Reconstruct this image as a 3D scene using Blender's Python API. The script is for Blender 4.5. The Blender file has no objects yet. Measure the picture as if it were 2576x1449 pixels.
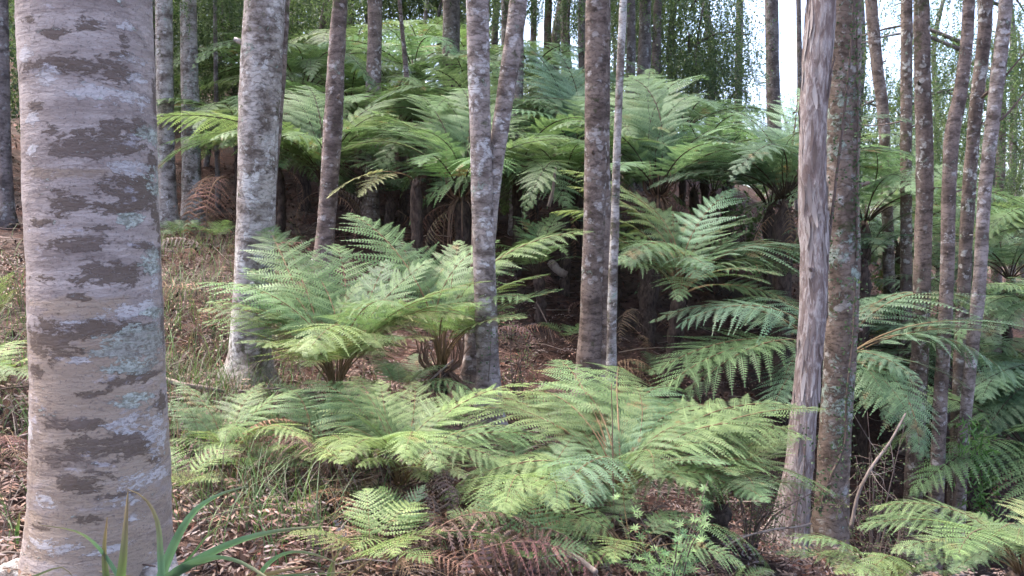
import bpy, math, random
import numpy as np
from mathutils import Vector, Matrix

random.seed(7); RNG = np.random.default_rng(7)
R = math.radians
sc = bpy.context.scene
col = sc.collection

# ------------------------------------------------------------------ camera, sky, sun, exposure
FPX, CX, CY = 2143.0, 1288.0, 724.5          # focal length and centre on a 2576 x 1449 sheet
PITCH = R(4.27)
EYE = np.array([0.0, 0.0, 1.6])
cam = bpy.data.cameras.new('camera'); cam.sensor_width = 36
cam.lens = 36 * FPX / 2576; cam.clip_end = 600; cam.clip_start = 0.05
camo = bpy.data.objects.new('camera', cam); col.objects.link(camo)
camo.location = EYE; camo.rotation_euler = (R(90) - PITCH, 0, 0)
sc.camera = camo

SUN_EL, SUN_AZ = R(66), R(300)              # soft, high on the left
world = bpy.data.worlds.new('World'); sc.world = world; world.use_nodes = True
wn = world.node_tree.nodes; wl = world.node_tree.links
sky = wn.new('ShaderNodeTexSky'); sky.sky_type = 'NISHITA'; sky.sun_disc = False
sky.sun_elevation = SUN_EL; sky.sun_rotation = SUN_AZ; sky.air_density = 0.6; sky.dust_density = 3.5; sky.ozone_density = 1.0
bg = wn['Background']; bg.inputs['Strength'].default_value = 0.15
wl.new(sky.outputs[0], bg.inputs[0])
sl = bpy.data.lights.new('sun', 'SUN'); sl.energy = 1.5; sl.angle = R(35); sl.color = (1.0, 0.96, 0.88)
so = bpy.data.objects.new('sun', sl); col.objects.link(so)
sdir = Vector((math.sin(SUN_AZ) * math.cos(SUN_EL), math.cos(SUN_AZ) * math.cos(SUN_EL), math.sin(SUN_EL)))
so.rotation_euler = sdir.to_track_quat('Z', 'Y').to_euler(); so.location = (0, 0, 30)
sc.view_settings.view_transform = 'Standard'; sc.view_settings.look = 'None'
sc.view_settings.exposure = 2.72; sc.view_settings.gamma = 1.0
sc.cycles.use_denoising = True; sc.cycles.max_bounces = 5; sc.cycles.diffuse_bounces = 3; sc.cycles.use_adaptive_sampling = True; sc.cycles.adaptive_threshold = .03
sc.cycles.transmission_bounces = 4; sc.cycles.transparent_max_bounces = 4; sc.cycles.sample_clamp_indirect = 6

# ------------------------------------------------------------------ helpers
def P(px, py, d):
    """point seen at (px, py) on the 2576-wide sheet, d metres ahead"""
    u, w = (px - CX) / FPX, (CY - py) / FPX
    f = np.array([u, math.cos(PITCH) + w * math.sin(PITCH), -math.sin(PITCH) + w * math.cos(PITCH)])
    return EYE + f * (d / f[1])

def W(wpx, d): return wpx / FPX * d

def quads(name, V, F, mat, smooth=False, colr=None, attrs=None, matidx=None):
    V = np.asarray(V, np.float32).reshape(-1, 3); F = np.asarray(F, np.int32).reshape(-1, 4)
    me = bpy.data.meshes.new(name)
    me.vertices.add(len(V)); me.vertices.foreach_set('co', V.ravel())
    me.loops.add(F.size); me.loops.foreach_set('vertex_index', F.ravel())
    me.polygons.add(len(F)); me.polygons.foreach_set('loop_start', np.arange(0, F.size, 4, dtype=np.int32))
    if smooth: me.polygons.foreach_set('use_smooth', np.ones(len(F), bool))
    for m in (mat if isinstance(mat, (list, tuple)) else [mat]): me.materials.append(m)
    if matidx is not None: me.polygons.foreach_set('material_index', np.asarray(matidx, np.int32))
    me.update(calc_edges=True)
    if colr is not None:
        a = me.color_attributes.new('col', 'FLOAT_COLOR', 'POINT')
        c = np.ones((len(V), 4), np.float32); c[:, :3] = colr; a.data.foreach_set('color', c.ravel())
    for k, v in (attrs or {}).items():
        a = me.attributes.new(k, 'FLOAT', 'POINT'); a.data.foreach_set('value', np.asarray(v, np.float32))
    me.validate()
    return me

class MB:
    def __init__(s): s.V, s.F, s.C, s.n = [], [], [], 0
    def add(s, V, F, c=None):
        V = np.asarray(V, float).reshape(-1, 3)
        s.V.append(V); s.F.append(np.asarray(F, int).reshape(-1, 4) + s.n); s.n += len(V)
        if c is not None: s.C.append(np.broadcast_to(np.asarray(c, float), (len(V), 3)))
    def mesh(s, name, mat, smooth=False, off=(0, 0, 0)):
        return quads(name, np.vstack(s.V) - np.asarray(off), np.vstack(s.F), mat, smooth, np.vstack(s.C) if s.C else None)

def obj(name, me, parent=None, loc=None, ref=None):
    o = bpy.data.objects.new(name, me); col.objects.link(o)
    if parent is not None: o.parent = parent
    if loc is not None: o.location = loc
    return o

def tag(o, label=None, cat=None, group=None, kind=None):
    if label: o['label'] = label
    if cat: o['category'] = cat
    if group: o['group'] = group
    if kind: o['kind'] = kind
    return o

def empty(name, loc, label, cat, group=None):
    o = bpy.data.objects.new(name, None); col.objects.link(o); o.location = loc; o.empty_display_size = .1
    return tag(o, label, cat, group)

def unit(v):
    v = np.asarray(v, float); n = np.linalg.norm(v, axis=-1, keepdims=True); return v / np.maximum(n, 1e-9)

def spline(pts, n):
    """smooth curve through k x m control rows, evenly sampled along its length"""
    p = np.asarray(pts, float)
    if len(p) == 2: return p[0] + (p[1] - p[0]) * np.linspace(0, 1, n)[:, None]
    t = np.concatenate([[0], np.cumsum(np.maximum(1e-4, np.linalg.norm(np.diff(p[:, :3], axis=0), axis=1)))])
    sl = np.diff(p, axis=0) / np.diff(t)[:, None]; m = np.vstack([sl[:1], (sl[:-1] + sl[1:]) / 2, sl[-1:]])
    x = np.linspace(0, t[-1], n); i = np.clip(np.searchsorted(t, x, 'right') - 1, 0, len(p) - 2)
    h = (t[i + 1] - t[i])[:, None]; f = (x[:, None] - t[i][:, None]) / h
    return (2 * f**3 - 3 * f**2 + 1) * p[i] + (f**3 - 2 * f**2 + f) * h * m[i] + (3 * f**2 - 2 * f**3) * p[i + 1] + (f**3 - f**2) * h * m[i + 1]

def tube(pts, rad, sides=6, rough=0., ends=True, seed=0, lobes=0.):
    p = np.asarray(pts, float); n = len(p); rad = np.broadcast_to(np.asarray(rad, float), (n,)).copy()
    if ends:
        p = np.vstack([p[0], p, p[-1]]); rad = np.concatenate([[1e-4], rad, [1e-4]]); n += 2
    T = unit(np.gradient(p, axis=0) + 1e-9); ref = np.array([1., 0, 0]) if abs(T[n // 2][0]) < .8 else np.array([0, 1., 0])
    A = unit(np.cross(T, ref)); B = np.cross(T, A)
    ang = np.linspace(0, 2 * math.pi, sides, endpoint=False)
    rr = rad[:, None] * np.ones(sides)
    if rough or lobes:
        g = np.random.default_rng(seed); s = np.arange(n)[:, None]
        m = np.zeros((n, sides))
        for k in range(7):
            m += np.sin(ang * (1 + k % 4) + g.uniform(0, 6) + s * g.uniform(-.35, .35)) / (1 + k * .4)
        rr = rr * (1 + rough * m * .35 + rough * .4 * g.normal(size=(n, sides)))
        if lobes: rr = rr * (1 + lobes * np.sin(ang * 2 + g.uniform(0, 6)))
    V = p[:, None, :] + rr[..., None] * (np.cos(ang)[None, :, None] * A[:, None, :] + np.sin(ang)[None, :, None] * B[:, None, :])
    i = np.arange(n - 1)[:, None]; j = np.arange(sides)[None, :]; j2 = (j + 1) % sides
    F = np.stack([i * sides + j, i * sides + j2, (i + 1) * sides + j2, (i + 1) * sides + j], -1)
    return V.reshape(-1, 3), F.reshape(-1, 4)

def kites(b, d, w, L, wd, fold=0., mid=.4):
    """leaf-shaped quads: base b, unit direction d, unit width axis w"""
    b, d, w = (np.asarray(x, float) for x in (b, d, w)); n = len(b)
    L = np.broadcast_to(L, (n,))[:, None]; wd = np.broadcast_to(wd, (n,))[:, None] * .5
    up = np.cross(d, w) * wd * fold
    m = b + d * L * mid
    V = np.stack([b, m + w * wd + up, b + d * L, m - w * wd + up], 1).reshape(-1, 3)
    return V, np.arange(4 * n).reshape(-1, 4)

def rdir(n, g=RNG): return unit(g.normal(size=(n, 3)))

# ------------------------------------------------------------------ materials
class NT:
    def __init__(s, name):
        s.m = bpy.data.materials.new(name); s.m.use_nodes = True; s.t = s.m.node_tree; s.t.nodes.clear()
        s.out = s.n('ShaderNodeOutputMaterial')
    def n(s, typ, **kw):
        nd = s.t.nodes.new(typ)
        for k, v in kw.items():
            if hasattr(nd, k) and not k in nd.inputs: setattr(nd, k, v)
            else: s.set(nd.inputs[k], v)
        return nd
    def set(s, inp, v):
        if isinstance(v, bpy.types.NodeSocket): s.t.links.new(v, inp)
        elif isinstance(v, (tuple, list)) and inp.type == 'RGBA' and len(v) == 3: inp.default_value = (*v, 1)
        else: inp.default_value = v
    def noise(s, co, scale, detail=6, rough=.6, dist=0.):
        nd = s.n('ShaderNodeTexNoise'); s.set(nd.inputs['Vector'], co); s.set(nd.inputs['Scale'], scale)
        s.set(nd.inputs['Detail'], detail); s.set(nd.inputs['Roughness'], rough); s.set(nd.inputs['Distortion'], dist)
        return nd.outputs['Fac']
    def ramp(s, f, a, b):
        nd = s.n('ShaderNodeMapRange'); nd.interpolation_type = 'SMOOTHSTEP'
        for k, v in zip(('Value', 'From Min', 'From Max'), (f, a, b)): s.set(nd.inputs[k], v)
        return nd.outputs['Result']
    def mix(s, f, a, b, mode='MIX'):
        nd = s.n('ShaderNodeMix'); nd.data_type = 'RGBA'; nd.blend_type = mode
        s.set(nd.inputs[0], f); s.set(nd.inputs[6], a); s.set(nd.inputs[7], b); return nd.outputs[2]
    def math(s, op, a, b=0.):
        nd = s.n('ShaderNodeMath'); nd.operation = op; s.set(nd.inputs[0], a); s.set(nd.inputs[1], b); return nd.outputs[0]
    def mapping(s, co, scale, loc=None):
        nd = s.n('ShaderNodeMapping'); s.set(nd.inputs['Vector'], co); s.set(nd.inputs['Scale'], scale)
        if loc is not None: s.set(nd.inputs['Location'], loc)
        return nd.outputs[0]
    def bump(s, h, strength, dist):
        nd = s.n('ShaderNodeBump'); s.set(nd.inputs['Height'], h); s.set(nd.inputs['Strength'], strength); s.set(nd.inputs['Distance'], dist)
        return nd.outputs[0]
    def principled(s, color, rough=.8, normal=None, spec=.3):
        nd = s.n('ShaderNodeBsdfPrincipled'); s.set(nd.inputs['Base Color'], color); s.set(nd.inputs['Roughness'], rough)
        s.set(nd.inputs['Specular IOR Level'], spec)
        if normal is not None: s.set(nd.inputs['Normal'], normal)
        return nd.outputs[0]
    def done(s, sh): s.t.links.new(sh, s.out.inputs[0]); return s.m

def leaf_mat(name, trans=.35, rough=.5, spec=.35, attr=False, var=.35, tint=(1, 1, 1), brown=0.):
    m = NT(name); oi = m.n('ShaderNodeObjectInfo'); co = m.n('ShaderNodeTexCoord').outputs['Object']
    c = m.n('ShaderNodeVertexColor', layer_name='col').outputs[0] if attr else oi.outputs['Color']
    geo = m.n('ShaderNodeNewGeometry')
    n1 = m.noise(co, 9, 1)
    f = m.math('MULTIPLY', m.math('SUBTRACT', n1, .5), 1.6 * var * 2)
    f = m.math('ADD', f, m.math('MULTIPLY', m.math('SUBTRACT', geo.outputs['Random Per Island'], .5), var))
    f = m.math('ADD', f, m.math('MULTIPLY', m.math('SUBTRACT', oi.outputs['Random'], .5), var * .8))
    hsv = m.n('ShaderNodeHueSaturation'); m.set(hsv.inputs['Color'], c)
    m.set(hsv.inputs['Value'], m.math('ADD', f, 1.0))
    m.set(hsv.inputs['Hue'], m.math('ADD', m.math('MULTIPLY', f, -.03), .5))
    cc = m.mix(1, hsv.outputs[0], tint, 'MULTIPLY')
    if not attr:
        ofs = m.n('ShaderNodeVectorMath'); ofs.operation = 'ADD'; m.set(ofs.inputs[0], co); m.set(ofs.inputs[1], m.math('MULTIPLY', oi.outputs['Random'], 31.))
        br = m.math('MULTIPLY', m.ramp(m.noise(ofs.outputs[0], 5, 2), .60, .70), m.ramp(oi.outputs['Random'], .25, .7)); cc = m.mix(m.math('MULTIPLY', br, brown), cc, (.24, .15, .07))
    p = m.principled(cc, rough, None, spec)
    tr = m.n('ShaderNodeBsdfTranslucent'); m.set(tr.inputs['Color'], m.mix(1, cc, (1.05, 1.08, .8), 'MULTIPLY'))
    mx = m.n('ShaderNodeMixShader'); mx.inputs[0].default_value = trans
    m.t.links.new(p, mx.inputs[1]); m.t.links.new(tr.outputs[0], mx.inputs[2])
    return m.done(mx.outputs[0])

def bark_mat(name, base, dark, pale, pale_amt=.5, green=(.20, .27, .22), green_amt=.3, band=3., rough_b=.5, speck=.5, blotch=9., moss=0., lines=.35, spots=.6):
    m = NT(name); oi = m.n('ShaderNodeObjectInfo'); co0 = m.n('ShaderNodeTexCoord').outputs['Object']
    r = m.math('MULTIPLY', oi.outputs['Random'], 37.); cb = m.n('ShaderNodeCombineXYZ'); m.set(cb.inputs[0], r); m.set(cb.inputs[1], r); m.set(cb.inputs[2], r)
    ad = m.n('ShaderNodeVectorMath'); ad.operation = 'ADD'; m.set(ad.inputs[0], co0); m.set(ad.inputs[1], cb.outputs[0]); co = ad.outputs[0]
    cs = m.mapping(co, (1, 1, band)); cv = m.mapping(co, (1, 1, .35))
    n_base = m.noise(cs, 4.5, 8, .65); n_fine = m.noise(cs, 34, 6, .7); n_pale = m.noise(m.mapping(co, (1, 1, max(.6, band * .5))), blotch, 9, .62, .3)
    n_big = m.noise(co, 1.3, 3); n_gr = m.noise(co, 16, 9, .72, .5); n_sp = m.noise(co, 70, 4, .7); n_v = m.noise(cv, 22, 5, .6)
    c = m.mix(m.ramp(n_base, .38, .64), base, dark)
    c = m.mix(m.math('MULTIPLY', m.ramp(n_v, .45, .75), .45), c, dark)
    c = m.mix(m.math('MULTIPLY', m.ramp(m.noise(cs, 9, 7, .7), .52, .62), .55), c, tuple(x * .55 for x in dark))
    pt = m.math('ADD', n_pale, m.math('MULTIPLY', m.math('SUBTRACT', n_big, .5), .35))
    th = .72 - .25 * pale_amt
    pm = m.math('MULTIPLY', m.ramp(m.math('ADD', pt, m.math('MULTIPLY', m.math('SUBTRACT', n_fine, .5), .35)), th, th + .09), m.ramp(n_sp, .24, .44))
    c = m.mix(m.math('MULTIPLY', pm, .82), c, m.mix(n_fine, tuple(x * .7 for x in pale), tuple(min(1, x * 1.15) for x in pale)))
    gt = m.math('ADD', n_gr, m.math('MULTIPLY', m.math('SUBTRACT', m.noise(co, 2.1, 2), .5), .55))
    th = .74 - .25 * green_amt
    gm = m.math('MULTIPLY', m.ramp(gt, th, th + .08), m.ramp(n_sp, .28, .48))
    c = m.mix(m.math('MULTIPLY', gm, .9), c, green)
    if moss:
        mm = m.ramp(m.math('ADD', m.noise(co, 12, 6, .7), m.math('MULTIPLY', m.math('SUBTRACT', m.noise(co, 1.7, 2), .5), .6)), .66 - .2 * moss, .76 - .2 * moss)
        c = m.mix(m.math('MULTIPLY', mm, .75), c, (.055, .06, .022))
    c = m.mix(m.math('MULTIPLY', m.ramp(n_sp, .55, .75), speck), c, tuple(x * .35 for x in dark))
    vs = m.n('ShaderNodeTexVoronoi'); m.set(vs.inputs['Vector'], m.mapping(co, (1, 1, 1.2))); m.set(vs.inputs['Scale'], 13.); m.set(vs.inputs['Randomness'], 1.)
    spot = m.math('MULTIPLY', m.ramp(m.math('ADD', vs.outputs['Distance'], m.math('MULTIPLY', m.math('SUBTRACT', n_gr, .5), 1.6)), .40, .24), m.ramp(m.noise(co, 4, 3), .44, .60))
    c = m.mix(m.math('MULTIPLY', spot, spots), c, tuple(min(1., x * 1.05) for x in pale))
    crk = m.ramp(m.noise(m.mapping(co, (1, 1, 1.6)), 26, 8, .75, .6), .55, .63); c = m.mix(m.math('MULTIPLY', crk, .45), c, tuple(x * .42 for x in dark))
    wv = m.n('ShaderNodeTexWave'); wv.bands_direction = 'Z'; m.set(wv.inputs['Vector'], co); m.set(wv.inputs['Scale'], 7.); m.set(wv.inputs['Distortion'], 9.); m.set(wv.inputs['Detail'], 3.); m.set(wv.inputs['Detail Scale'], 2.)
    ln = m.ramp(wv.outputs['Fac'], .0, .12)
    c = m.mix(m.math('MULTIPLY', m.math('SUBTRACT', 1., ln), lines), c, tuple(x * .4 for x in dark))
    h = m.math('ADD', m.math('MULTIPLY', n_fine, .6), m.math('ADD', m.math('MULTIPLY', pm, .25), m.math('MULTIPLY', gm, .5)))
    h = m.math('ADD', h, m.math('MULTIPLY', n_v, .8 * rough_b)); h = m.math('ADD', h, m.math('MULTIPLY', ln, .3))
    return m.done(m.principled(c, .88, m.bump(m.math('SUBTRACT', h, m.math('MULTIPLY', crk, .5)), .8, .012), .2))

def peel_mat():
    m = NT('stringy_bark'); co = m.n('ShaderNodeTexCoord').outputs['Object']
    cv = m.mapping(co, (1, 1, .26)); n1 = m.noise(cv, 30, 9, .68, .9); n2 = m.noise(m.mapping(co, (1, 1, .25)), 9, 5, .6); n3 = m.noise(m.mapping(co, (1, 1, .2)), 70, 4, .6)
    c = m.mix(m.ramp(n1, .40, .58), (.18, .13, .115), m.mix(m.ramp(n3, .4, .6), (.28, .22, .20), (.44, .38, .35)))
    c = m.mix(m.math('MULTIPLY', m.ramp(n2, .52, .66), .7), c, (.13, .09, .08))
    c = m.mix(m.math('MULTIPLY', m.ramp(n3, .5, .7), .4), c, (.09, .06, .055))
    h = m.math('ADD', n1, m.math('MULTIPLY', n3, .5))
    return m.done(m.principled(c, .9, m.bump(h, .9, .02), .15))

def big_bark():
    """smooth pinkish grey bark, with patches of moss, lichen and tan (the tan also paints lower-trunk shading) held as attributes on the trunk"""
    m = NT('smooth_ringed_bark'); co = m.n('ShaderNodeTexCoord').outputs['Object']
    A = {k: m.n('ShaderNodeAttribute', attribute_name=k).outputs['Fac'] for k in ('moss', 'white', 'green', 'tan')}
    cs = m.mapping(co, (1, 1, 6.)); cs2 = m.mapping(co, (1, 1, 2.2)); cst = m.mapping(co, (1, 1, 12.))
    n1 = m.noise(cs, 3.0, 8, .65); n2 = m.noise(cs2, 11, 9, .70, .4); n3 = m.noise(co, 95, 5, .7); n4 = m.noise(cst, 5, 6, .7)
    n5 = m.noise(cs2, 42, 7, .7)
    c = m.mix(m.ramp(n1, .35, .66), (.42, .35, .315), (.27, .215, .188))
    c = m.mix(m.math('MULTIPLY', m.ramp(n4, .46, .66), .32), c, (.20, .15, .135))
    def mask(a, amp, lo, hi, nz=None):
        return m.ramp(m.math('ADD', a, m.math('MULTIPLY', m.math('SUBTRACT', nz or n2, .5), amp)), lo, hi)
    tn = mask(A['tan'], 2.2, .2, .7); c = m.mix(m.math('MULTIPLY', tn, .75), c, m.mix(n5, (.27, .19, .125), (.37, .28, .20)))
    nm = m.math('ADD', m.math('MULTIPLY', n2, .6), m.math('MULTIPLY', n5, .4))
    mo = mask(A['moss'], 5.2, .46, .74, nm); c = m.mix(m.math('MULTIPLY', mo, .88), c, m.mix(n5, (.075, .05, .036), (.15, .108, .08)))
    wh = mask(A['white'], 5.0, .50, .80, nm); c = m.mix(m.math('MULTIPLY', wh, .75), c, m.mix(n5, (.40, .365, .355), (.62, .58, .57)))
    gr = mask(A['green'], 4.6, .46, .60, nm); c = m.mix(m.math('MULTIPLY', gr, .85), c, m.mix(m.ramp(n5, .4, .6), (.17, .18, .14), (.47, .50, .44)))
    mid = m.ramp(m.math('ADD', m.noise(m.mapping(co, (1, 1, 4.)), 2.6, 3, .6), m.math('MULTIPLY', m.math('SUBTRACT', nm, .5), 1.6)), .47, .66); c = m.mix(m.math('MULTIPLY', m.math('MULTIPLY', mid, m.math('SUBTRACT', 1., wh)), .5), c, m.mix(n5, (.13, .095, .08), (.21, .16, .14)))
    wv = m.n('ShaderNodeTexWave'); wv.bands_direction = 'Z'; m.set(wv.inputs['Vector'], co); m.set(wv.inputs['Scale'], 6.5); m.set(wv.inputs['Distortion'], 2.2); m.set(wv.inputs['Detail'], 5.); m.set(wv.inputs['Detail Scale'], 3.)
    ln = m.math('SUBTRACT', 1., m.ramp(wv.outputs['Fac'], .0, .10)); ln = m.math('MULTIPLY', ln, m.ramp(n5, .42, .6)); c = m.mix(m.math('MULTIPLY', ln, .22), c, (.12, .09, .08))
    rnd = m.ramp(m.noise(cs2, 7, 8, .7), .60, .68); c = m.mix(m.math('MULTIPLY', rnd, .5), c, (.50, .47, .50))
    rnd2 = m.ramp(m.noise(cs, 5, 10, .75), .55, .68); c = m.mix(m.math('MULTIPLY', rnd2, .6), c, (.12, .085, .07))
    sp = m.ramp(n3, .54, .68); c = m.mix(m.math('MULTIPLY', sp, .65), c, (.11, .085, .08))
    h = m.math('ADD', m.math('MULTIPLY', n4, .4), m.math('ADD', m.math('MULTIPLY', n5, .9), m.math('MULTIPLY', mo, .5)))
    h = m.math('SUBTRACT', m.math('ADD', h, m.math('MULTIPLY', wh, .3)), m.math('MULTIPLY', ln, .2))
    h = m.math('ADD', h, m.math('ADD', m.math('MULTIPLY', gr, .5), m.math('MULTIPLY', n3, .35)))
    return m.done(m.principled(c, .85, m.bump(h, .7, .009), .2))

def plain_mat(name, c1, c2, scale=12, rough=.85, stretch=1., attr=False, bump=.4):
    m = NT(name); co = m.n('ShaderNodeTexCoord').outputs['Object']; cs = m.mapping(co, (1, 1, stretch))
    n = m.noise(cs, scale, 7, .65)
    c = m.mix(m.ramp(n, .3, .7), c1, c2)
    if attr: c = m.mix(m.math('MULTIPLY', n, .5), m.n('ShaderNodeVertexColor', layer_name='col').outputs[0], (.05, .035, .03))
    return m.done(m.principled(c, rough, m.bump(n, bump, .01), .2))

M = {}
M['frond'] = leaf_mat('fern_leaf', .40, .5, .3, var=.36, brown=.75)
M['stalk'] = plain_mat('fern_stalk', (.18, .12, .06), (.11, .07, .035), 20, .6)
M['stalk_dark'] = plain_mat('dark_fern_stalk', (.03, .02, .015), (.07, .05, .03), 20, .7)
M['dead'] = leaf_mat('dead_fern_leaf', .15, .8, .1, var=.5)
M['dead_stalk'] = plain_mat('dead_stalk', (.20, .12, .08), (.11, .07, .05), 20, .8)
M['caudex'] = plain_mat('fern_trunk_fibre', (.028, .02, .017), (.095, .066, .052), 30, .95, .4, bump=.9)
M['leaf'] = leaf_mat('tree_leaf', .45, .45, .35, attr=True, var=.4)
M['litter'] = leaf_mat('leaf_litter', .1, .7, .2, attr=True, var=.35)
M['grass'] = leaf_mat('grass_blade', .35, .5, .3, attr=True, var=.25)
M['sedge'] = leaf_mat('sedge_blade', .3, .35, .5, var=.2)
M['twig'] = plain_mat('twig_bark', (.16, .115, .095), (.09, .065, .055), 25, .9)
M['pale_wood'] = plain_mat('weathered_wood', (.30, .24, .20), (.13, .095, .08), 14, .9, .3)
M['bigbark'] = big_bark()
M['peel'] = peel_mat()
M['pale'] = bark_mat('pale_lichen_bark', (.42, .37, .335), (.15, .115, .095), (.60, .565, .53), .72, (.30, .36, .30), .62, 1.6, .5, .45, 7., .25)
M['brown'] = bark_mat('brown_lichen_bark', (.23, .172, .145), (.105, .075, .062), (.47, .425, .40), .50, (.27, .31, .25), .42, 1.8, .6, .5, 10., .15)
M['purple'] = bark_mat('purple_grey_bark', (.33, .268, .24), (.135, .10, .085), (.58, .535, .52), .60, (.32, .36, .30), .42, 2.2, .5, .5, 8., .1)
M['lichened'] = bark_mat('leafy_lichen_bark', (.23, .17, .135), (.12, .085, .065), (.42, .40, .37), .45, (.33, .385, .32), .72, 1.2, .6, .45, 8., .2)
M['spotted'] = bark_mat('white_spotted_bark', (.19, .14, .115), (.095, .068, .055), (.54, .51, .46), .52, (.27, .32, .23), .46, 1.5, .7, .5, 13., .35)
M['dim'] = bark_mat('dim_grey_bark', (.20, .165, .155), (.085, .068, .062), (.36, .36, .35), .50, (.12, .15, .10), .25, 1.2, .7, .5, 6., .2)

M['strip'] = plain_mat('peeling_bark_strip', (.3, .25, .2), (.2, .15, .1), 60, .9, .2, attr=True)

def ground_mat():
    m = NT('forest_floor'); co = m.n('ShaderNodeTexCoord').outputs['Object']
    n1 = m.noise(co, 1.2, 5); n2 = m.noise(co, 9, 8, .7); n3 = m.noise(co, 45, 5, .7)
    c = m.mix(m.ramp(n2, .35, .65), (.04, .023, .018), (.095, .053, .042))
    c = m.mix(m.math('MULTIPLY', m.ramp(n1, .45, .65), .5), c, (.10, .085, .075))
    c = m.mix(m.math('MULTIPLY', m.ramp(n3, .5, .7), .6), c, (.025, .017, .014))
    return m.done(m.principled(c, .95, m.bump(m.math('ADD', n2, n3), .8, .03), .1))
M['ground'] = ground_mat()

# ------------------------------------------------------------------ terrain: a slope rising left and back, falling right
GC = [  # px, py, depth of bare ground
 (235, 1440, 3.0), (640, 1010, 6.3), (822, 690, 8.9), (430, 565, 13), (1200, 1010, 6.8), (1500, 1000, 7.0), (2060, 1420, 5.8),
 (2330, 1475, 7.5), (1400, 800, 9.0), (1300, 590, 12), (1650, 930, 8.3), (1760, 790, 10), (2500, 1240, 9.0), (2000, 700, 13), (2500, 900, 14),
 (1288, 1470, 3.4), (2000, 1500, 4.4), (900, 1330, 4.0), (20, 960, 5.0), (20, 640, 9), (20, 330, 16), (480, 320, 20), (1100, 280, 20), (1420, 260, 22),
 (1700, 390, 22), (2000, 540, 22), (2500, 720, 22), (845, 1000, 5.6), (600, 1190, 4.6), (1000, 1260, 4.4), (1560, 1330, 4.3), (2560, 1480, 4.6),
 (480, 1000, 5.3), (560, 800, 7.2), (700, 620, 10.5), (1000, 700, 9.5)]
GP = np.array([P(*g) for g in GC] + [np.array(a) for a in ((0, 0, 0.), (-2, 0, .3), (2, 0, -.35), (0, 1.8, .05), (-2, 1.6, .35), (2.2, 1.8, -.35), (-9, 3, 2.2), (-12, 12, 4.2), (-16, 24, 8.), (9, 3, -1.8), (13, 10, -2.6),
   (18, 24, -1.), (0, 34, 5.6), (-12, 36, 8.), (14, 36, .6), (0, -8, -.2), (-8, -8, 1.2), (8, -8, -1.6))])
def _tps(a, b):
    r2 = ((a[:, None, :] - b[None]) ** 2).sum(-1); return r2 * np.log(r2 + 1e-9)
_n = len(GP); _K = _tps(GP[:, :2], GP[:, :2]) + np.eye(_n) * .6
_Pm = np.hstack([np.ones((_n, 1)), GP[:, :2]])
_S = np.linalg.solve(np.block([[_K, _Pm], [_Pm.T, np.zeros((3, 3))]]), np.concatenate([GP[:, 2], np.zeros(3)]))
def gz(xy):
    xy = np.atleast_2d(np.asarray(xy, float))[:, :2]; c = np.clip(xy, [-18, -9], [20, 38])
    z = np.concatenate([_tps(q, GP[:, :2]) @ _S[:_n] + np.hstack([np.ones((len(q), 1)), q]) @ _S[_n:] for q in np.array_split(c, max(1, len(c) // 4000))])
    x, y = xy[:, 0], xy[:, 1]
    return z + .05 * np.sin(x * 2.3 + y * 1.1) * np.sin(y * 1.9 - x * .7) + .025 * np.sin(x * 5.1 + 1) * np.sin(y * 4.3 + x)
def G(x, y): return np.array([x, y, gz([[x, y]])[0]])

def warp(n, near, far):
    t = np.linspace(-1, 1, n); return np.sign(t) * (np.abs(t) * near + np.abs(t) ** 5 * (far - near))
gx = warp(221, 11, 220); gy = 7 + warp(221, 11, 220)
XX, YY = np.meshgrid(gx, gy); XY = np.stack([XX.ravel(), YY.ravel()], 1); ZZ = gz(XY)
ZZ += RNG.normal(size=len(ZZ)) * .012 * (np.abs(XY).max(1) < 20)
ii, jj = np.meshgrid(np.arange(220), np.arange(220)); k = (jj * 221 + ii).ravel()
me = quads('forest_floor', np.column_stack([XY, ZZ]), np.stack([k, k + 1, k + 222, k + 221], 1), M['ground'], True)
tag(obj('forest_floor', me), 'red-brown leaf-littered forest floor rising to the left', kind='structure')

# ------------------------------------------------------------------ trees
def leaves_mesh(name, n, rx, rz, size, pal, seed, droop=.3, clumps=40):
    g = np.random.default_rng(seed); c = rdir(clumps, g) * (g.random((clumps, 1)) ** .4) * [rx, rx, rz]
    ci = g.integers(0, clumps, n); b = c[ci] + g.normal(size=(n, 3)) * [.3, .3, .2]
    d = rdir(n, g); d[:, 2] -= droop; d = unit(d); w = unit(np.cross(d, rdir(n, g)))
    V, F = kites(b, d, w, size * g.uniform(.6, 1.3, n), size * .5, .2)
    cl = np.asarray(pal)[g.integers(0, len(pal), n)] * g.uniform(.75, 1.25, (n, 1))
    return quads(name, V, F, M['leaf'], colr=np.repeat(cl, 4, 0))

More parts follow.
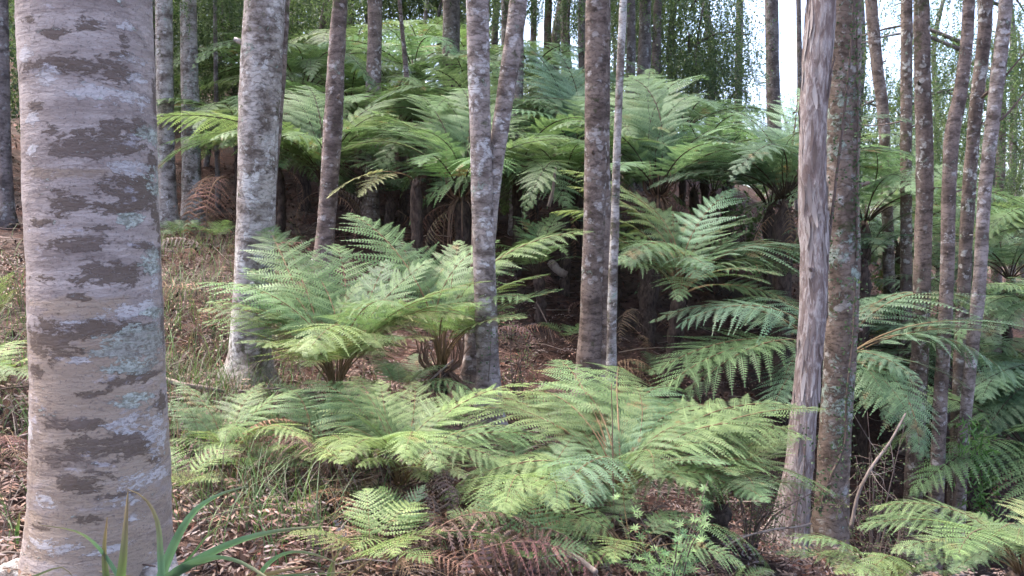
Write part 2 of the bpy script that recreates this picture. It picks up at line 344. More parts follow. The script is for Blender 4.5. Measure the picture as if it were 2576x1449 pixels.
def weeping_mesh(name, n, rx, h, pal, seed, leaf=.055, per=26):
    """hanging strands of needle-like leaflets round a crown's volume"""
    g = np.random.default_rng(seed); th = g.uniform(0, 6.283, n); r = rx * np.sqrt(g.random(n)); cl = g.integers(0, n // 14, n)
    cth = g.uniform(0, 6.283, n); cr = rx * np.sqrt(g.random(n)); cz = h * (g.random(n) ** .8)
    top = np.stack([np.cos(cth[cl]) * cr[cl], np.sin(cth[cl]) * cr[cl], cz[cl]], 1) + g.normal(size=(n, 3)) * [.24, .24, .22]
    ln = g.uniform(.12, .5, n); s = np.linspace(0, 1, per)
    out = unit(top * [1, 1, 0]) * .35
    p = top[:, None, :] + out[:, None, :] * (s * (1 - s * .5))[None, :, None] * ln[:, None, None] + np.array([0, 0, -1.]) * (s ** 1.3)[None, :, None] * ln[:, None, None]
    b = p.reshape(-1, 3); N = len(b)
    d = rdir(N, g); d[:, 2] -= .3; d = unit(d); w = unit(np.cross(d, rdir(N, g)))
    V, F = kites(b, d, w, leaf * g.uniform(.7, 1.4, N), leaf * .34)
    c = (np.asarray(pal)[g.integers(0, len(pal), n)] * g.uniform(.7, 1.3, (n, 1)))[:, None, :] * np.ones((1, per, 1))
    return quads(name, V, F, M['leaf'], colr=np.repeat(c.reshape(-1, 3), 4, 0))

PAL_D = [(.05, .085, .03), (.07, .10, .035), (.045, .075, .035)]
PAL_L = [(.10, .15, .055), (.12, .17, .065), (.09, .14, .06), (.12, .165, .075), (.11, .14, .075)]
PAL_B = [(.07, .11, .06), (.09, .13, .07), (.06, .10, .06)]
CROWN = [leaves_mesh('small_leaf_crown', 5200, 1.5, .8, .07, PAL_L + PAL_D, 11), leaves_mesh('small_leaf_crown', 5200, 1.6, .7, .07, PAL_D + PAL_B, 12)]
MASS = [leaves_mesh('leaf_mass', 9000, 1.5, 1.5, .07, PAL_D + PAL_B, 15, .6, 70), leaves_mesh('leaf_mass', 9000, 1.6, 1.4, .07, PAL_L + PAL_B, 16, .6, 70)]
WEEP = [weeping_mesh('weeping_crown', 806, 1.7, 3.4, PAL_D + PAL_L, 21), weeping_mesh('weeping_crown', 806, 1.9, 3.0, PAL_L, 22),
        weeping_mesh('weeping_crown', 728, 1.5, 3.8, PAL_B + PAL_L, 23), weeping_mesh('weeping_crown', 546, 1.6, 3.0, PAL_B + PAL_D, 24)]

def make_trunk(pts3, rad, bark, sides, rough, seed, base, lobes=0.):
    V, F = tube(pts3 - base, rad, sides, rough, True, seed, lobes)
    n = len(V) // sides; Q = V.reshape(n, sides, 3); c = Q.mean(1, keepdims=True); a = np.linspace(0, 6.283, sides, endpoint=False); z = c[..., 2]
    k = np.exp(-np.maximum(z, 0) / .13) * (.22 + .30 * np.sin(a * 3 + seed) + .16 * np.sin(a * 5 + seed * 2))
    V = (c + (Q - c) * (1 + np.maximum(k, -.1))[..., None]).reshape(-1, 3)
    return quads('trunk', V, F, M[bark], True)

TREE_BASE = {}
def tree(name, label, path, d, bark, cat='tree', group=None, sides=22, seg=70, flare=.25, top=8.5, crown=None, lean=0., rough=.10, seed=1, stems=(), stem_bark=None, lobes=.04, crown_n=2):
    """path: (px, py, width) from the top of the frame down to the base"""
    rows = []
    for k, q in enumerate(path):
        px, py, w = q[:3]; dd = q[3] if len(q) > 3 else d
        p = P(px, py, dd); rows.append([*p, W(w, dd) / 2])
    rows = np.array(rows)
    b = rows[-1]; gb = gz([b[:2]])[0]
    if b[2] > gb - .05:                                # run on down into the ground
        sl_ = (rows[-1] - rows[-2]) / max(1e-3, abs(rows[-1][2] - rows[-2][2]))
        nb = b + sl_ * (b[2] - gb) * .8; nb[2] = gb - .12; nb[3] = b[3] * 1.03
        nb[2] = gz([nb[:2]])[0] - .12
        rows = np.vstack([rows, nb])
    t0, t1 = rows[0], rows[1]
    dv = (t0 - t1) / max(1e-3, t0[2] - t1[2]); hgt = max(.6, gb + top - t0[2])
    ext = t0 + dv * hgt * [.7, .7, 1, 0] * np.array([1, 1, 1, 0]); ext[3] = t0[3] * .55
    mid = (t0 + ext) / 2; mid[3] = t0[3] * .8
    rows = np.vstack([ext, mid, rows])
    pr = spline(rows, seg); rad = np.maximum(pr[:, 3], .006)
    hb = pr[:, 2] - gb; rad = rad * (1 + flare * np.exp(-np.maximum(hb, 0) / .16))
    base = np.array([pr[-1][0], pr[-1][1], gb])
    e = empty(name, base, label, cat, group)
    obj('trunk', make_trunk(pr[:, :3], rad, bark, sides, rough, seed, base, lobes), e)
    for q in stems:                                     # further stems of the same tree
        r2 = np.array([[*P(a[0], a[1], a[3] if len(a) > 3 else d), W(a[2], a[3] if len(a) > 3 else d) / 2] for a in q])
        if r2[0][2] > base[2] + 2.2:
            dv = (r2[0] - r2[1]) / max(1e-3, r2[0][2] - r2[1][2]); x = r2[0] + dv * max(.5, gb + top * .9 - r2[0][2]) * [.6, .6, 1, 0]; x[3] = r2[0][3] * .6
            r2 = np.vstack([x, r2])
        p2 = spline(r2, 46)
        obj('stem', make_trunk(p2[:, :3], np.maximum(p2[:, 3], .005), stem_bark or bark, 14, rough, seed + 5, base, lobes), e)
    if crown is not None:
        g = np.random.default_rng(seed + 50)
        for q in range(3):
            i = int(g.integers(seg // 3, seg - 6)); a = g.uniform(3.5, 6.0); dr = np.array([math.cos(a), math.sin(a), g.uniform(.1, .7)]); st = pr[i, :3] - base + dr * [1, 1, 0] * rad[i] * .7; L = g.uniform(.02, .06) + rad[i] * .3
            obj('branch_stub', quads('branch_stub', *tube(spline([st, st + dr * L * .6, st + dr * L + rdir(1, g)[0] * .01], 6), np.linspace(rad[i] * .22, rad[i] * .10, 6), 7, .15, True, q), M[bark], True), e)
    if crown is not None and seed % 3 == 0:              # limbs and leaves above the frame
        g = np.random.default_rng(seed + 90)
        tp = pr[0][:3] - base
        for q in range(3):
            a = g.uniform(0, 6.28); st = tp * .0 + (pr[int(3 + q * 4)][:3] - base)
            en = st + [math.cos(a) * 1.1, math.sin(a) * 1.1, .7]
            V, F = tube(spline([st, (st + en) / 2 + [0, 0, .12], en], 8), np.linspace(.03, .008, 8), 6)
            obj('limb', quads('limb', V, F, M[bark], True), e)
        for q in range(crown_n):
            o = obj('crown', crown[(seed + q) % len(crown)], e)
            o.location = Vector(tp) + Vector((g.uniform(-.5, .5), g.uniform(-.2, .7), g.uniform(.0, .5) + q * .5)); o.rotation_euler = (0, 0, g.uniform(0, 6.28)); 
            s = g.uniform(.8, 1.1); o.scale = (s, s, s)
    return e

# the big trunk at the left, with its patches written as attributes
def big_tree():
    d = 3.0
    rows = [(216, -420, 300), (216, 0, 306), (226, 250, 306), (234, 500, 308), (243, 750, 312), (252, 1000, 318), (254, 1150, 330), (254, 1250, 338), (252, 1340, 350), (249, 1420, 368), (247, 1500, 400)]
    r = np.array([[*P(a, b, d), W(w, d) / 2] for a, b, w in rows]); gb = gz([r[-2][:2]])[0]
    dv = (r[0] - r[1]) / (r[0][2] - r[1][2]); x = r[0] + dv * 5.0; x[3] = r[0][3] * .72
    pr = spline(np.vstack([x, r]), 420); base = np.array([pr[-1][0], pr[-1][1], gb])
    V, F = tube(pr[:, :3] - base, pr[:, 3], 96, .010, True, 3, .012)
    # surface relief: faint growth rings and root lobes near the ground
    n = len(V) // 96; Vr = V.reshape(n, 96, 3); ctr = Vr.mean(1, keepdims=True); g = np.random.default_rng(5)
    ring = np.cumsum(g.normal(size=n)) * 0; ring = np.convolve(g.normal(size=n), np.ones(5) / 5, 'same') * .006
    a = np.linspace(0, 2 * math.pi, 96, endpoint=False); z = Vr[..., 2]
    lob = (.12 * np.exp(-np.maximum(z + .03, 0) / .10)) * (np.sin(a * 3 + .6) * .6 + np.sin(a * 5 + 2) * .35 + .3)
    Vr = ctr + (Vr - ctr) * (1 + ring[:, None, None] + lob[..., None])
    V = Vr.reshape(-1, 3)
    rel = V + base; rx = (rel[:, 0] - EYE[0]) / rel[:, 1]
    # bark patches: angle round the trunk and height, read off the visible side
    ctrw = np.repeat(pr[np.clip(np.arange(n) - 1, 0, len(pr) - 1)][:, :3], 96, 0); rad = np.repeat(pr[np.clip(np.arange(n) - 1, 0, len(pr) - 1)][:, 3], 96)
    view = unit(ctrw - EYE); vr = np.stack([view[:, 1], -view[:, 0], 0 * view[:, 0]], 1)
    dx = ((rel - ctrw) * vr).sum(1) / rad; dy = ((rel - ctrw) * view).sum(1); phi = np.arctan2(dx, -dy / rad); zz = rel[:, 2]
    def patch(lst, seed, n_back):
        a = np.zeros(len(V)); g = np.random.default_rng(seed)
        L = []
        for px, py, wx, wy in lst:
            cx = np.interp(py, [q[1] for q in rows], [q[0] for q in rows]); hw = np.interp(py, [q[1] for q in rows], [q[2] for q in rows]) / 2
            s = np.clip((px - cx) / hw, -.97, .97); ph = math.asin(s); L.append((ph, P(px, py, d - .17)[2], min(1.2, wx / hw / max(.45, math.cos(ph))), W(wy, d)))
        for q in range(n_back): L.append((g.uniform(1.7, 4.5), g.uniform(gb, gb + 6), g.uniform(.2, .9), g.uniform(.02, .08)))
        for q in range(n_back): L.append((g.uniform(-1.6, 1.6), g.uniform(2.6, gb + 7), g.uniform(.2, .9), g.uniform(.02, .08)))
        for ph, z0, sx, sz in L:
            dp = (phi - ph + math.pi) % (2 * math.pi) - math.pi
            q = (dp / sx) ** 2 + ((zz - z0) / sz) ** 2
            a = np.maximum(a, np.clip(.95 - .34 * q, 0, 1))
        return a
    moss = patch([(150, 95, 22, 8), (290, 128, 30, 6), (110, 270, 18, 8), (330, 300, 30, 7), (140, 330, 16, 10), (260, 300, 40, 5), (120, 560, 20, 8), (250, 575, 30, 6), (355, 620, 20, 14), (120, 700, 30, 8), (210, 745, 24, 8), (110, 930, 18, 14), (230, 985, 40, 6), (150, 1150, 40, 8), (380, 1180, 20, 8), (300, 1240, 40, 6), (120, 1310, 22, 8), (200, 172, 110, 20), (280, 180, 40, 26), (225, 64, 26, 14), (95, 55, 14, 9), (300, 95, 12, 16), (225, 355, 72, 26), (225, 385, 70, 12), (310, 350, 60, 36), (370, 400, 14, 40), (335, 475, 55, 44), (300, 520, 60, 16), (180, 510, 34, 28), (375, 520, 10, 40),
        (200, 612, 60, 14), (290, 690, 90, 26), (150, 850, 55, 46), (230, 815, 130, 14), (290, 830, 90, 12), (330, 960, 60, 16), (290, 940, 14, 16), (200, 1060, 84, 10), (255, 1110, 100, 26), (340, 1130, 50, 28), (400, 840, 10, 60), (395, 1040, 14, 30), (220, 1200, 60, 20), (230, 1290, 26, 10), (395, 230, 8, 60), (395, 600, 8, 70), (120, 170, 60, 10)], 1, 16)
    white = patch([(318, 420, 44, 17), (140, 195, 26, 22), (235, 232, 62, 14), (330, 190, 28, 13), (325, 245, 36, 20), (86, 137, 15, 16), (325, 141, 44, 9), (300, 52, 16, 12), (105, 300, 14, 12), (105, 380, 12, 12), (335, 788, 68, 22), (190, 810, 28, 9), (320, 1072, 56, 20), (385, 1115, 24, 54), (360, 1218, 66, 20), (130, 1250, 26, 18), (150, 1350, 60, 16), (270, 1372, 50, 12), (280, 1265, 60, 10), (95, 1090, 12, 40), (210, 900, 40, 8), (375, 690, 10, 40), (330, 1310, 26, 12)], 2, 10)
    green = patch([(320, 551, 28, 15), (362, 330, 26, 22), (340, 872, 74, 36), (325, 925, 62, 18), (370, 665, 22, 30), (330, 1010, 40, 14), (380, 800, 26, 14)], 3, 6)
    tan = patch([(250, 1130, 260, 130), (250, 930, 240, 90), (250, 1330, 260, 60), (230, 1185, 170, 34), (250, 1248, 170, 14), (340, 1400, 110, 50), (180, 1010, 90, 28), (200, 770, 100, 22), (170, 435, 90, 10), (240, 1440, 200, 24)], 4, 6)  # tan bands, plus wide patches painting the shading of the lower trunk
    me = quads('trunk', V, F, M['bigbark'], True, attrs=dict(moss=moss, white=white, green=green, tan=tan))
    e = empty('ringed_bark_tree', base, 'thick pinkish-grey ringed trunk with dark moss bands, nearest at far left', 'tree')
    obj('trunk', me, e)
    for rp in ([(380, 1395, 2.95), (450, 1420, 2.85), (540, 1470, 2.75), (600, 1540, 2.7)], [(120, 1420, 2.95), (60, 1450, 2.9), (-20, 1500, 2.85)]):
        q = spline([P(*a) for a in rp], 20); q[:, 2] = np.maximum(gz(q) - .0, np.minimum(q[:, 2], gz(q) + .06)); q[0][2] += .02
        V, F = tube(q - base, np.linspace(.09, .035, 20), 12, .1, True, 4)
        obj('root', quads('root', V, F, M['pale'], True), e)
    g = np.random.default_rng(2)
    tp = pr[0][:3] - base
    for q in range(3):
        a = g.uniform(0, 6.28); st = pr[4 + q * 12][:3] - base; en = st + [math.cos(a) * 1.3, math.sin(a) * 1.3, .8]
        V, F = tube(spline([st, (st + en) / 2 + [0, 0, .12], en], 8), np.linspace(.05, .01, 8), 6); obj('limb', quads('limb', V, F, M['brown'], True), e)
    o = obj('crown', CROWN[0], e); o.location = tp + [-.6, .3, .4]
big_tree()

# trees in front and middle: path from the top of the frame down
tree('lichened_tree', 'pale grey trunk with white and blue-green lichen, behind the big trunk, right of it', [(668, 0, 96), (655, 250, 100), (648, 430, 94), (642, 600, 92), (634, 780, 94), (622, 930, 98), (612, 1010, 108)], 6.3, 'pale', crown=CROWN, seed=2, rough=.07, stem_bark='brown',
     stems=[[(712, -40, 34, 6.4), (706, 60, 40, 6.4), (690, 230, 50, 6.4), (672, 420, 52, 6.38), (655, 600, 50, 6.35)]])
tree('slim_brown_tree', 'slim brown trunk with one bright white lichen patch, leaning slightly right', [(858, -30, 36), (848, 100, 40), (838, 300, 46), (828, 480, 46), (815, 640, 46), (808, 720, 50)], 8.6, 'brown', crown=CROWN, seed=3)
tree('forked_tree', 'slender purple-grey trunk forking into a pale right limb, in the middle', [(1199, -40, 50), (1203, 100, 52), (1208, 300, 50), (1214, 500, 54), (1219, 650, 54), (1224, 800, 54), (1229, 930, 54), (1231, 1010, 60)], 5.9, 'purple', crown=CROWN, seed=4, rough=.06,
     stems=[[(1308, -40, 42, 6.0), (1298, 60, 44, 6.0), (1272, 240, 42, 5.98), (1252, 380, 40, 5.95), (1243, 480, 30, 5.93), (1236, 580, 26, 5.92), (1226, 680, 26, 5.9)]])
tree('short_side_trunk', 'dim brown trunk standing close behind the forked trunk', [(1206, 500, 36), (1200, 700, 38), (1190, 850, 40), (1180, 1000, 46)], 6.9, 'brown', seed=5, top=5.6, crown=CROWN, crown_n=1)
tree('twin_brown_tree', 'ribbed brown trunk with a narrower stem fused to its right side, right of the middle', [(1503, -30, 54), (1500, 200, 54), (1497, 450, 54), (1492, 650, 56), (1487, 850, 62), (1482, 1000, 74)], 7.0, 'brown', crown=CROWN, seed=6, rough=.06,
     stems=[[(1519, -40, 34, 7.05), (1517, 200, 34, 7.05), (1516, 450, 36, 7.05), (1522, 650, 38, 7.0), (1527, 850, 44, 6.98), (1530, 1010, 54, 6.95)]])
tree('thin_pole_tree', 'very thin pale mottled pole tree beside the fused twin trunk', [(1569, -30, 20), (1561, 150, 19), (1553, 350, 19), (1549, 500, 20), (1542, 700, 22), (1537, 900, 24), (1536, 1000, 28)], 6.5, 'pale', seed=7, sides=12, crown=CROWN, crown_n=1)
tree('stringy_bark_tree', 'trunk with pale peeling stringy bark, beside the lichen-covered trunk', [(2068, -40, 62), (2060, 80, 62), (2050, 250, 60), (2046, 420, 62), (2050, 600, 66), (2046, 750, 62), (2036, 900, 60), (2020, 1080, 62), (2000, 1260, 72), (1975, 1420, 92)], 5.6, 'peel', crown=CROWN, seed=8, rough=.14, lobes=.1)
tree('leafy_lichen_tree', 'brown trunk crusted with blue-green lichen and small climbing leaves', [(2126, -40, 82), (2124, 100, 80), (2122, 300, 80), (2118, 500, 82), (2120, 700, 82), (2112, 900, 80), (2100, 1100, 80), (2090, 1280, 84), (2080, 1440, 98)], 5.9, 'lichened', crown=CROWN, seed=9, rough=.06)
tree('leaning_red_stem', 'thin reddish-brown curving trunk right of the lichen-covered trunk', [(2190, -30, 26), (2205, 150, 28), (2222, 300, 28), (2230, 480, 26), (2236, 650, 26), (2238, 790, 28)], 10, 'brown', seed=10, sides=12, crown=CROWN, crown_n=1)
tree('mossy_spotted_tree', 'slim moss-tinged spotted trunk, close left of the white-spotted trunk', [(2281, -30, 27), (2280, 150, 27), (2279, 400, 27), (2280, 700, 28), (2276, 900, 30)], 9.2, 'spotted', seed=11, sides=14, crown=CROWN, crown_n=1)
tree('white_spotted_tree', 'straight white-spotted trunk, pale towards its foot, in the right-hand group', [(2318, -40, 36), (2321, 150, 37), (2326, 400, 38), (2321, 620, 39), (2316, 850, 41), (2306, 1050, 42), (2296, 1250, 44), (2286, 1440, 50)], 7.2, 'spotted', crown=CROWN, seed=12)
tree('bent_red_tree', 'dark red-brown trunk bending left halfway up, in the right-hand group', [(2440, -40, 28), (2430, 120, 30), (2414, 240, 33), (2396, 330, 36), (2388, 450, 33), (2384, 620, 33), (2378, 800, 34), (2366, 1000, 35), (2357, 1200, 38), (2345, 1440, 46)], 6.9, 'brown', crown=CROWN, seed=13)
tree('dark_spotted_tree', 'dark trunk with pale spots between the two right-hand leaning trunks', [(2482, -40, 30), (2474, 100, 31), (2452, 300, 31), (2436, 500, 31), (2426, 700, 30), (2416, 900, 30)], 7.8, 'spotted', crown=CROWN, seed=14, crown_n=1)
tree('leaning_grey_tree', 'pale grey trunk leaning right at the top, rightmost of the tall trunks', [(2534, -40, 30), (2522, 100, 32), (2498, 300, 32), (2476, 500, 31), (2464, 700, 31), (2448, 850, 31), (2433, 1000, 29), (2418, 1200, 31), (2404, 1440, 38)], 7.1, 'purple', crown=CROWN, seed=15)

def bark_strips():
    t = [o for o in col.objects if o.name == 'stringy_bark_tree'][0]; tr = [c for c in t.children if c.name.startswith('trunk')][0]
    me = tr.data; co = np.zeros(len(me.vertices) * 3, np.float32); me.vertices.foreach_get('co', co); co = co.reshape(-1, 22, 3); n = len(co); g = np.random.default_rng(6)
    ctr = co.mean(1); mb = MB()
    for k in range(170):
        z = g.uniform(.0, 3.9); i = int(np.argmin(np.abs(ctr[:, 2] - z))); i = min(max(i, 3), n - 4); j = g.integers(0, 22)
        p = co[i, j]; o_ = unit((p - ctr[i]) * [1, 1, 0]); ax = unit(ctr[i - 1] - ctr[i + 1]); sd = np.cross(ax, o_); L = g.uniform(.07, .30); w = g.uniform(.006, .016); lift = g.uniform(.003, .022)
        s_ = np.linspace(-.5, .5, 5)[:, None]; cv = p + ax * L * s_ + o_ * (.003 + lift * (np.abs(s_) * 2) ** 3 * (s_ * g.choice([-1, 1]) > 0)) + sd * .01 * np.sin(s_ * 3 + k)
        ww = sd * w * (1 - (np.abs(s_) * 1.9) ** 2 * .8); V = np.vstack([cv - ww, cv + ww]); c = np.array([(.36, .30, .27), (.42, .36, .33), (.27, .205, .18), (.20, .145, .125), (.33, .265, .24)][g.integers(0, 5)]) * g.uniform(.8, 1.15)
        mb.add(V, [[q, q + 1, q + 6, q + 5] for q in range(4)], c)
    o = obj('bark_strips', mb.mesh('bark_strips', M['strip']), t); o['kind'] = 'stuff'
bark_strips()

# trees further back, up the slope
PALE_FAR = [
 ('grey_tree', 'pale grey straight trunk behind the fern frond, next to the big trunk', [(413, -30, 40), (416, 250, 40), (424, 560, 44)], 12.5, 'pale', 0),
 ('grey_tree', 'grey trunk with brown patch, second trunk right of the big trunk', [(473, -30, 38), (478, 250, 42), (482, 560, 50)], 13, 'pale', 1),
 ('sapling', 'thin grey sapling trunk left of the white-lichen trunk', [(541, -30, 9), (543, 200, 10), (545, 330, 11)], 14, 'dim', 2),
 ('grey_tree', 'dim trunk half hidden by the big trunk at its right edge', [(383, -30, 24), (384, 200, 24), (386, 400, 26)], 14, 'dim', 3),
 ('dim_tree', 'dim purple-brown trunk at the left edge of the picture', [(2, -30, 30), (10, 300, 30), (18, 560, 34)], 10.5, 'dim', 0),
 ('grey_tree', 'grey-brown lichened trunk standing among the upper ferns', [(944, -30, 36), (942, 120, 36), (938, 280, 40)], 12.5, 'brown', 1),
 ('broad_tree', 'broad dark brown trunk rising above the upper ferns, left of the fork', [(1136, -30, 38), (1136, 140, 42)], 15, 'dim', 2),
 ('reddish_pole', 'thin orange-brown leaning pole above the upper ferns', [(1003, -30, 9), (1012, 80, 11), (1021, 170, 13)], 13, 'brown', 3),
 ('pale_tree', 'pale grey trunk directly behind the forked limb', [(1303, -30, 30), (1302, 150, 30), (1299, 320, 30)], 12, 'purple', 0),
 ('backlit_tree', 'dark trunk against the bright sky, left of the forked limb', [(1274, -30, 24), (1274, 150, 26)], 17, 'dim', 1),
 ('backlit_tree', 'dark slim trunk against the sky, first right of the forked limb', [(1344, -30, 15), (1340, 200, 17)], 19, 'dim', 2),
 ('backlit_tree', 'brown slim trunk against the sky, second right of the forked limb', [(1380, -30, 18), (1374, 220, 20)], 19, 'brown', 3),
 ('backlit_tree', 'dark slim trunk against the sky, third right of the forked limb', [(1416, -30, 20), (1424, 220, 22)], 20, 'dim', 0),
 ('backlit_tree', 'dark brown trunk just left of the fused twin trunk', [(1470, -30, 30), (1472, 200, 34)], 15, 'dim', 1),
 ('backlit_tree', 'dark trunk just right of the thin pole tree', [(1588, -30, 20), (1586, 220, 22)], 15, 'dim', 2),
 ('dark_tree', 'dark forked trunk with a slanting limb above the tree ferns', [(1624, -30, 26), (1620, 150, 32), (1614, 280, 36)], 16, 'dim', 3),
 ('dark_tree', 'dark trunk with rough bark right of the slanting limb', [(1656, -30, 18), (1650, 200, 22)], 18, 'dim', 0),
 ('hazy_tree', 'hazy grey trunk against the bright sky gap, upper right', [(1940, -30, 30), (1944, 200, 32), (1948, 340, 34)], 21, 'dim', 1),
 ('hazy_tree', 'thin hazy trunk just left of the peeling trunk', [(2008, -30, 12), (2012, 200, 14)], 20, 'dim', 2),
 ('hazy_tree', 'faint brown trunk at the right edge behind ferns', [(2520, 200, 20), (2512, 520, 24)], 14, 'brown', 3),
 ('hazy_tree', 'hazy trunk in the distance above the tree-fern crowns', [(1862, -30, 16), (1858, 200, 18)], 24, 'dim', 0),
]
for k, (px, d) in enumerate([(590, 18), (735, 19), (800, 17), (890, 21), (1065, 20), (1165, 22), (1250, 24), (1395, 23), (1520, 21), (1690, 20), (1790, 23), (2160, 19), (2355, 20), (2550, 17)]):
    PALE_FAR.append(('far_tree', 'thin dim far trunk among the drooping foliage up the slope', [(px + (k * 7 % 5 - 2) * 12, -30, 9 + k % 4 * 4), (px + (k % 3 - 1) * 6, 120, 11 + k % 4 * 4), (px, 250, 12 + k % 4 * 4)], d, 'dim', -1))
for i, (nm, lb, path, d, bk, cv) in enumerate(PALE_FAR):
    e = tree(nm, lb, path, d, bk, sides=12, seg=30, seed=30 + i, top=9.5 if d > 14 else 8, flare=.3, group='thin far trunks up the slope' if cv < 0 else None)
    px = path[0][0]
    if d > 11.5 and cv >= 0 and not 1830 < px < 2060 and not 1330 < px < 1440:
        g = np.random.default_rng(200 + i)
        for q in range(2):
            o = obj('crown', WEEP[(cv + q) % 4], e); zt = P(px, 0, d)[2] - e.location.z
            o.location = (g.uniform(-.7, .7), g.uniform(-.3, 1.4), zt + g.uniform(.0, .9) + q * 1.6); o.rotation_euler = (0, 0, g.uniform(0, 6.28))
            s = g.uniform(.7, 1.0); o.scale = (s, s, s * g.uniform(.9, 1.1))
# slanting limb of the dark forked tree
q = spline([P(1605, 330, 16), P(1660, 215, 16), P(1700, 160, 16.1), P(1760, 90, 16.2)], 16)

# ------------------------------------------------------------------ weeping foliage trees behind, filling the upper picture
BACK = [  # px, py of crown foot, depth, variant, scale, where
 (520, 250, 16, 0, 1.0, 'behind the two pale trunks'), (640, 230, 17, 1, 1.0, 'left of the lichened trunk top'), (760, 130, 20, 1, 1.0, 'right of the lichened trunk top'), (890, 90, 21, 1, 1.0, 'right of the slim brown trunk'), (1010, 60, 21, 2, .9, 'round the orange-brown pole'), (1110, 100, 20, 0, .8, 'beside the broad dark trunk'), (420, 300, 18, 0, 1.1, 'right beside the big trunk'), (60, 260, 14, 0, 1.0, 'at the top left corner'), (-60, 300, 12, 1, .9, 'cut by the left edge'),
 (1560, 150, 24, 3, .8, 'behind the thin pole tree'), (1690, 270, 19, 1, 1.0, 'right of the dark forked trunk'), (1745, 320, 18, 2, .8, 'above the vase-shaped tree fern'), (1840, 430, 19, 2, .7, 'below the bright sky gap'), (2170, 500, 18, 2, .7, 'just right of the lichen-covered trunk'), (2240, 480, 18, 1, .6, 'left of the mossy spotted trunk'),
 (2370, 500, 19, 2, .8, 'between the white-spotted and bent trunks'), (2560, 400, 12, 2, .9, 'at the top right corner'), (2610, 560, 15, 0, 1.0, 'cut by the right edge'), (2440, 640, 19, 2, .9, 'low behind the right-hand trunks'), (1080, 40, 21, 2, .8, 'hanging high left of the broad dark trunk'), (1180, 30, 22, 1, .8, 'hanging high just left of the fork'), (1620, 130, 20, 3, .9, 'round the dark forked trunk'), (2010, 470, 21, 2, .6, 'left of the peeling trunk'), (2500, 250, 10, 1, .7, 'hanging high round the rightmost leaning trunk'), (1450, 60, 18, 3, .7, 'hanging high left of the fused twin trunk'), (2300, 600, 18, 2, .9, 'low behind the mossy spotted trunk'), (2520, 620, 13, 1, .8, 'low at the right behind the leaning trunk'),
 (300, 240, 20, 3, 1.2, 'behind the big trunk'), (700, 120, 23, 3, 1.2, 'far up the slope at left')]
WORD = {0: 'mixed dark and light green', 1: 'light yellow-green', 2: 'soft grey-green', 3: 'dark green'}
for i, (px, py, d, v, s, where) in enumerate(BACK):
    g = np.random.default_rng(400 + i); p = P(px, py, d); gb = gz([p[:2]])[0]; base = np.array([p[0], p[1] + .6, gb])
    side = 'at the upper left' if px < 850 else 'at the upper middle' if px < 1500 else 'at the upper right'
    e = empty('weeping_tree', base, WORD[v] + ' drooping foliage tree ' + where, 'tree', 'drooping foliage trees behind the ferns')
    H = p[2] - gb + 3.4 * s
    V, F = tube(spline([[g.uniform(-.6, .6), 0, -.3], [g.uniform(-.25, .25), 0, H * .45], [g.uniform(-.15, .15), 0, H * .7], [g.uniform(-.6, .6), 0, H]], 16), np.linspace(.06, .02, 16), 9, .06, True, i)
    obj('trunk', quads('trunk', V, F, M['dim'], True), e)
    for q in range(3):
        a = g.uniform(0, 6.28); z = H * g.uniform(.6, .95)
        V, F = tube(spline([[0, 0, z], [math.cos(a) * .7, math.sin(a) * .7, z + .25], [math.cos(a) * 1.4, math.sin(a) * 1.4, z + .1]], 8), np.linspace(.03, .008, 8), 5)
        obj('limb', quads('limb', V, F, M['dim'], True), e)
    o = obj('crown', WEEP[v], e); o.location = (0, 0, p[2] - gb); o.rotation_euler = (0, 0, g.uniform(0, 6.28)); o.scale = (s, s, s)
    if px > 1800: continue
    o = obj('leaf_mass', MASS[i % 2], e); o.location = (g.uniform(-.5, .5), g.uniform(0, .8), p[2] - gb + 1.6 * s); o.rotation_euler = (0, 0, g.uniform(0, 6.28)); o.scale = (s, s, s * 1.1)

def distant():
    mb = MB(); g = np.random.default_rng(77)
    n = 95000; x = g.uniform(-26, 34, n); y = g.uniform(24, 40, n); gzv = gz(np.stack([x, y], 1)); u = x / y
    knots = [(-.7, .34), (-.1, .34), (-.02, .26), (.02, .12), (.10, .13), (.14, .24), (.22, .22), (.26, .14), (.29, .09), (.32, .07), (.34, .09), (.37, .10), (.40, .16), (.45, .09), (.50, .17), (.58, .14), (.7, .2)]
    ang = np.interp(u, [k[0] for k in knots], [k[1] for k in knots]) + .02 * np.sin(u * 61 + y) + .015 * np.sin(u * 140)
    z = gzv + g.random(n) ** .9 * np.maximum(1.5, 1.6 + ang * y - gzv)
    cl = g.integers(0, 2600, n); cj = g.normal(size=(2600, 3)) * .8                    # gather leaves in loose clumps
    b = np.stack([x, y, z], 1); b = np.round(b / .9) * .9 + cj[cl] * .35 + g.normal(size=(n, 3)) * .22
    d = rdir(n, g); d[:, 2] -= .6; d = unit(d); w = unit(np.cross(d, rdir(n, g)))
    V, F = kites(b, d, w, g.uniform(.10, .22, n), .07)
    pal = np.array(PAL_L + [(.12, .15, .07), (.09, .13, .06), (.10, .12, .07)]); c = pal[g.integers(0, len(pal), n)] * g.uniform(.7, 1.3, (n, 1))
    mb.add(V, F, np.repeat(c, 4, 0))
    o = obj('distant_forest', mb.mesh('distant_forest', M['leaf'])); tag(o, 'pale green leafy mass of forest far behind the trunks', 'forest', kind='stuff')
distant()

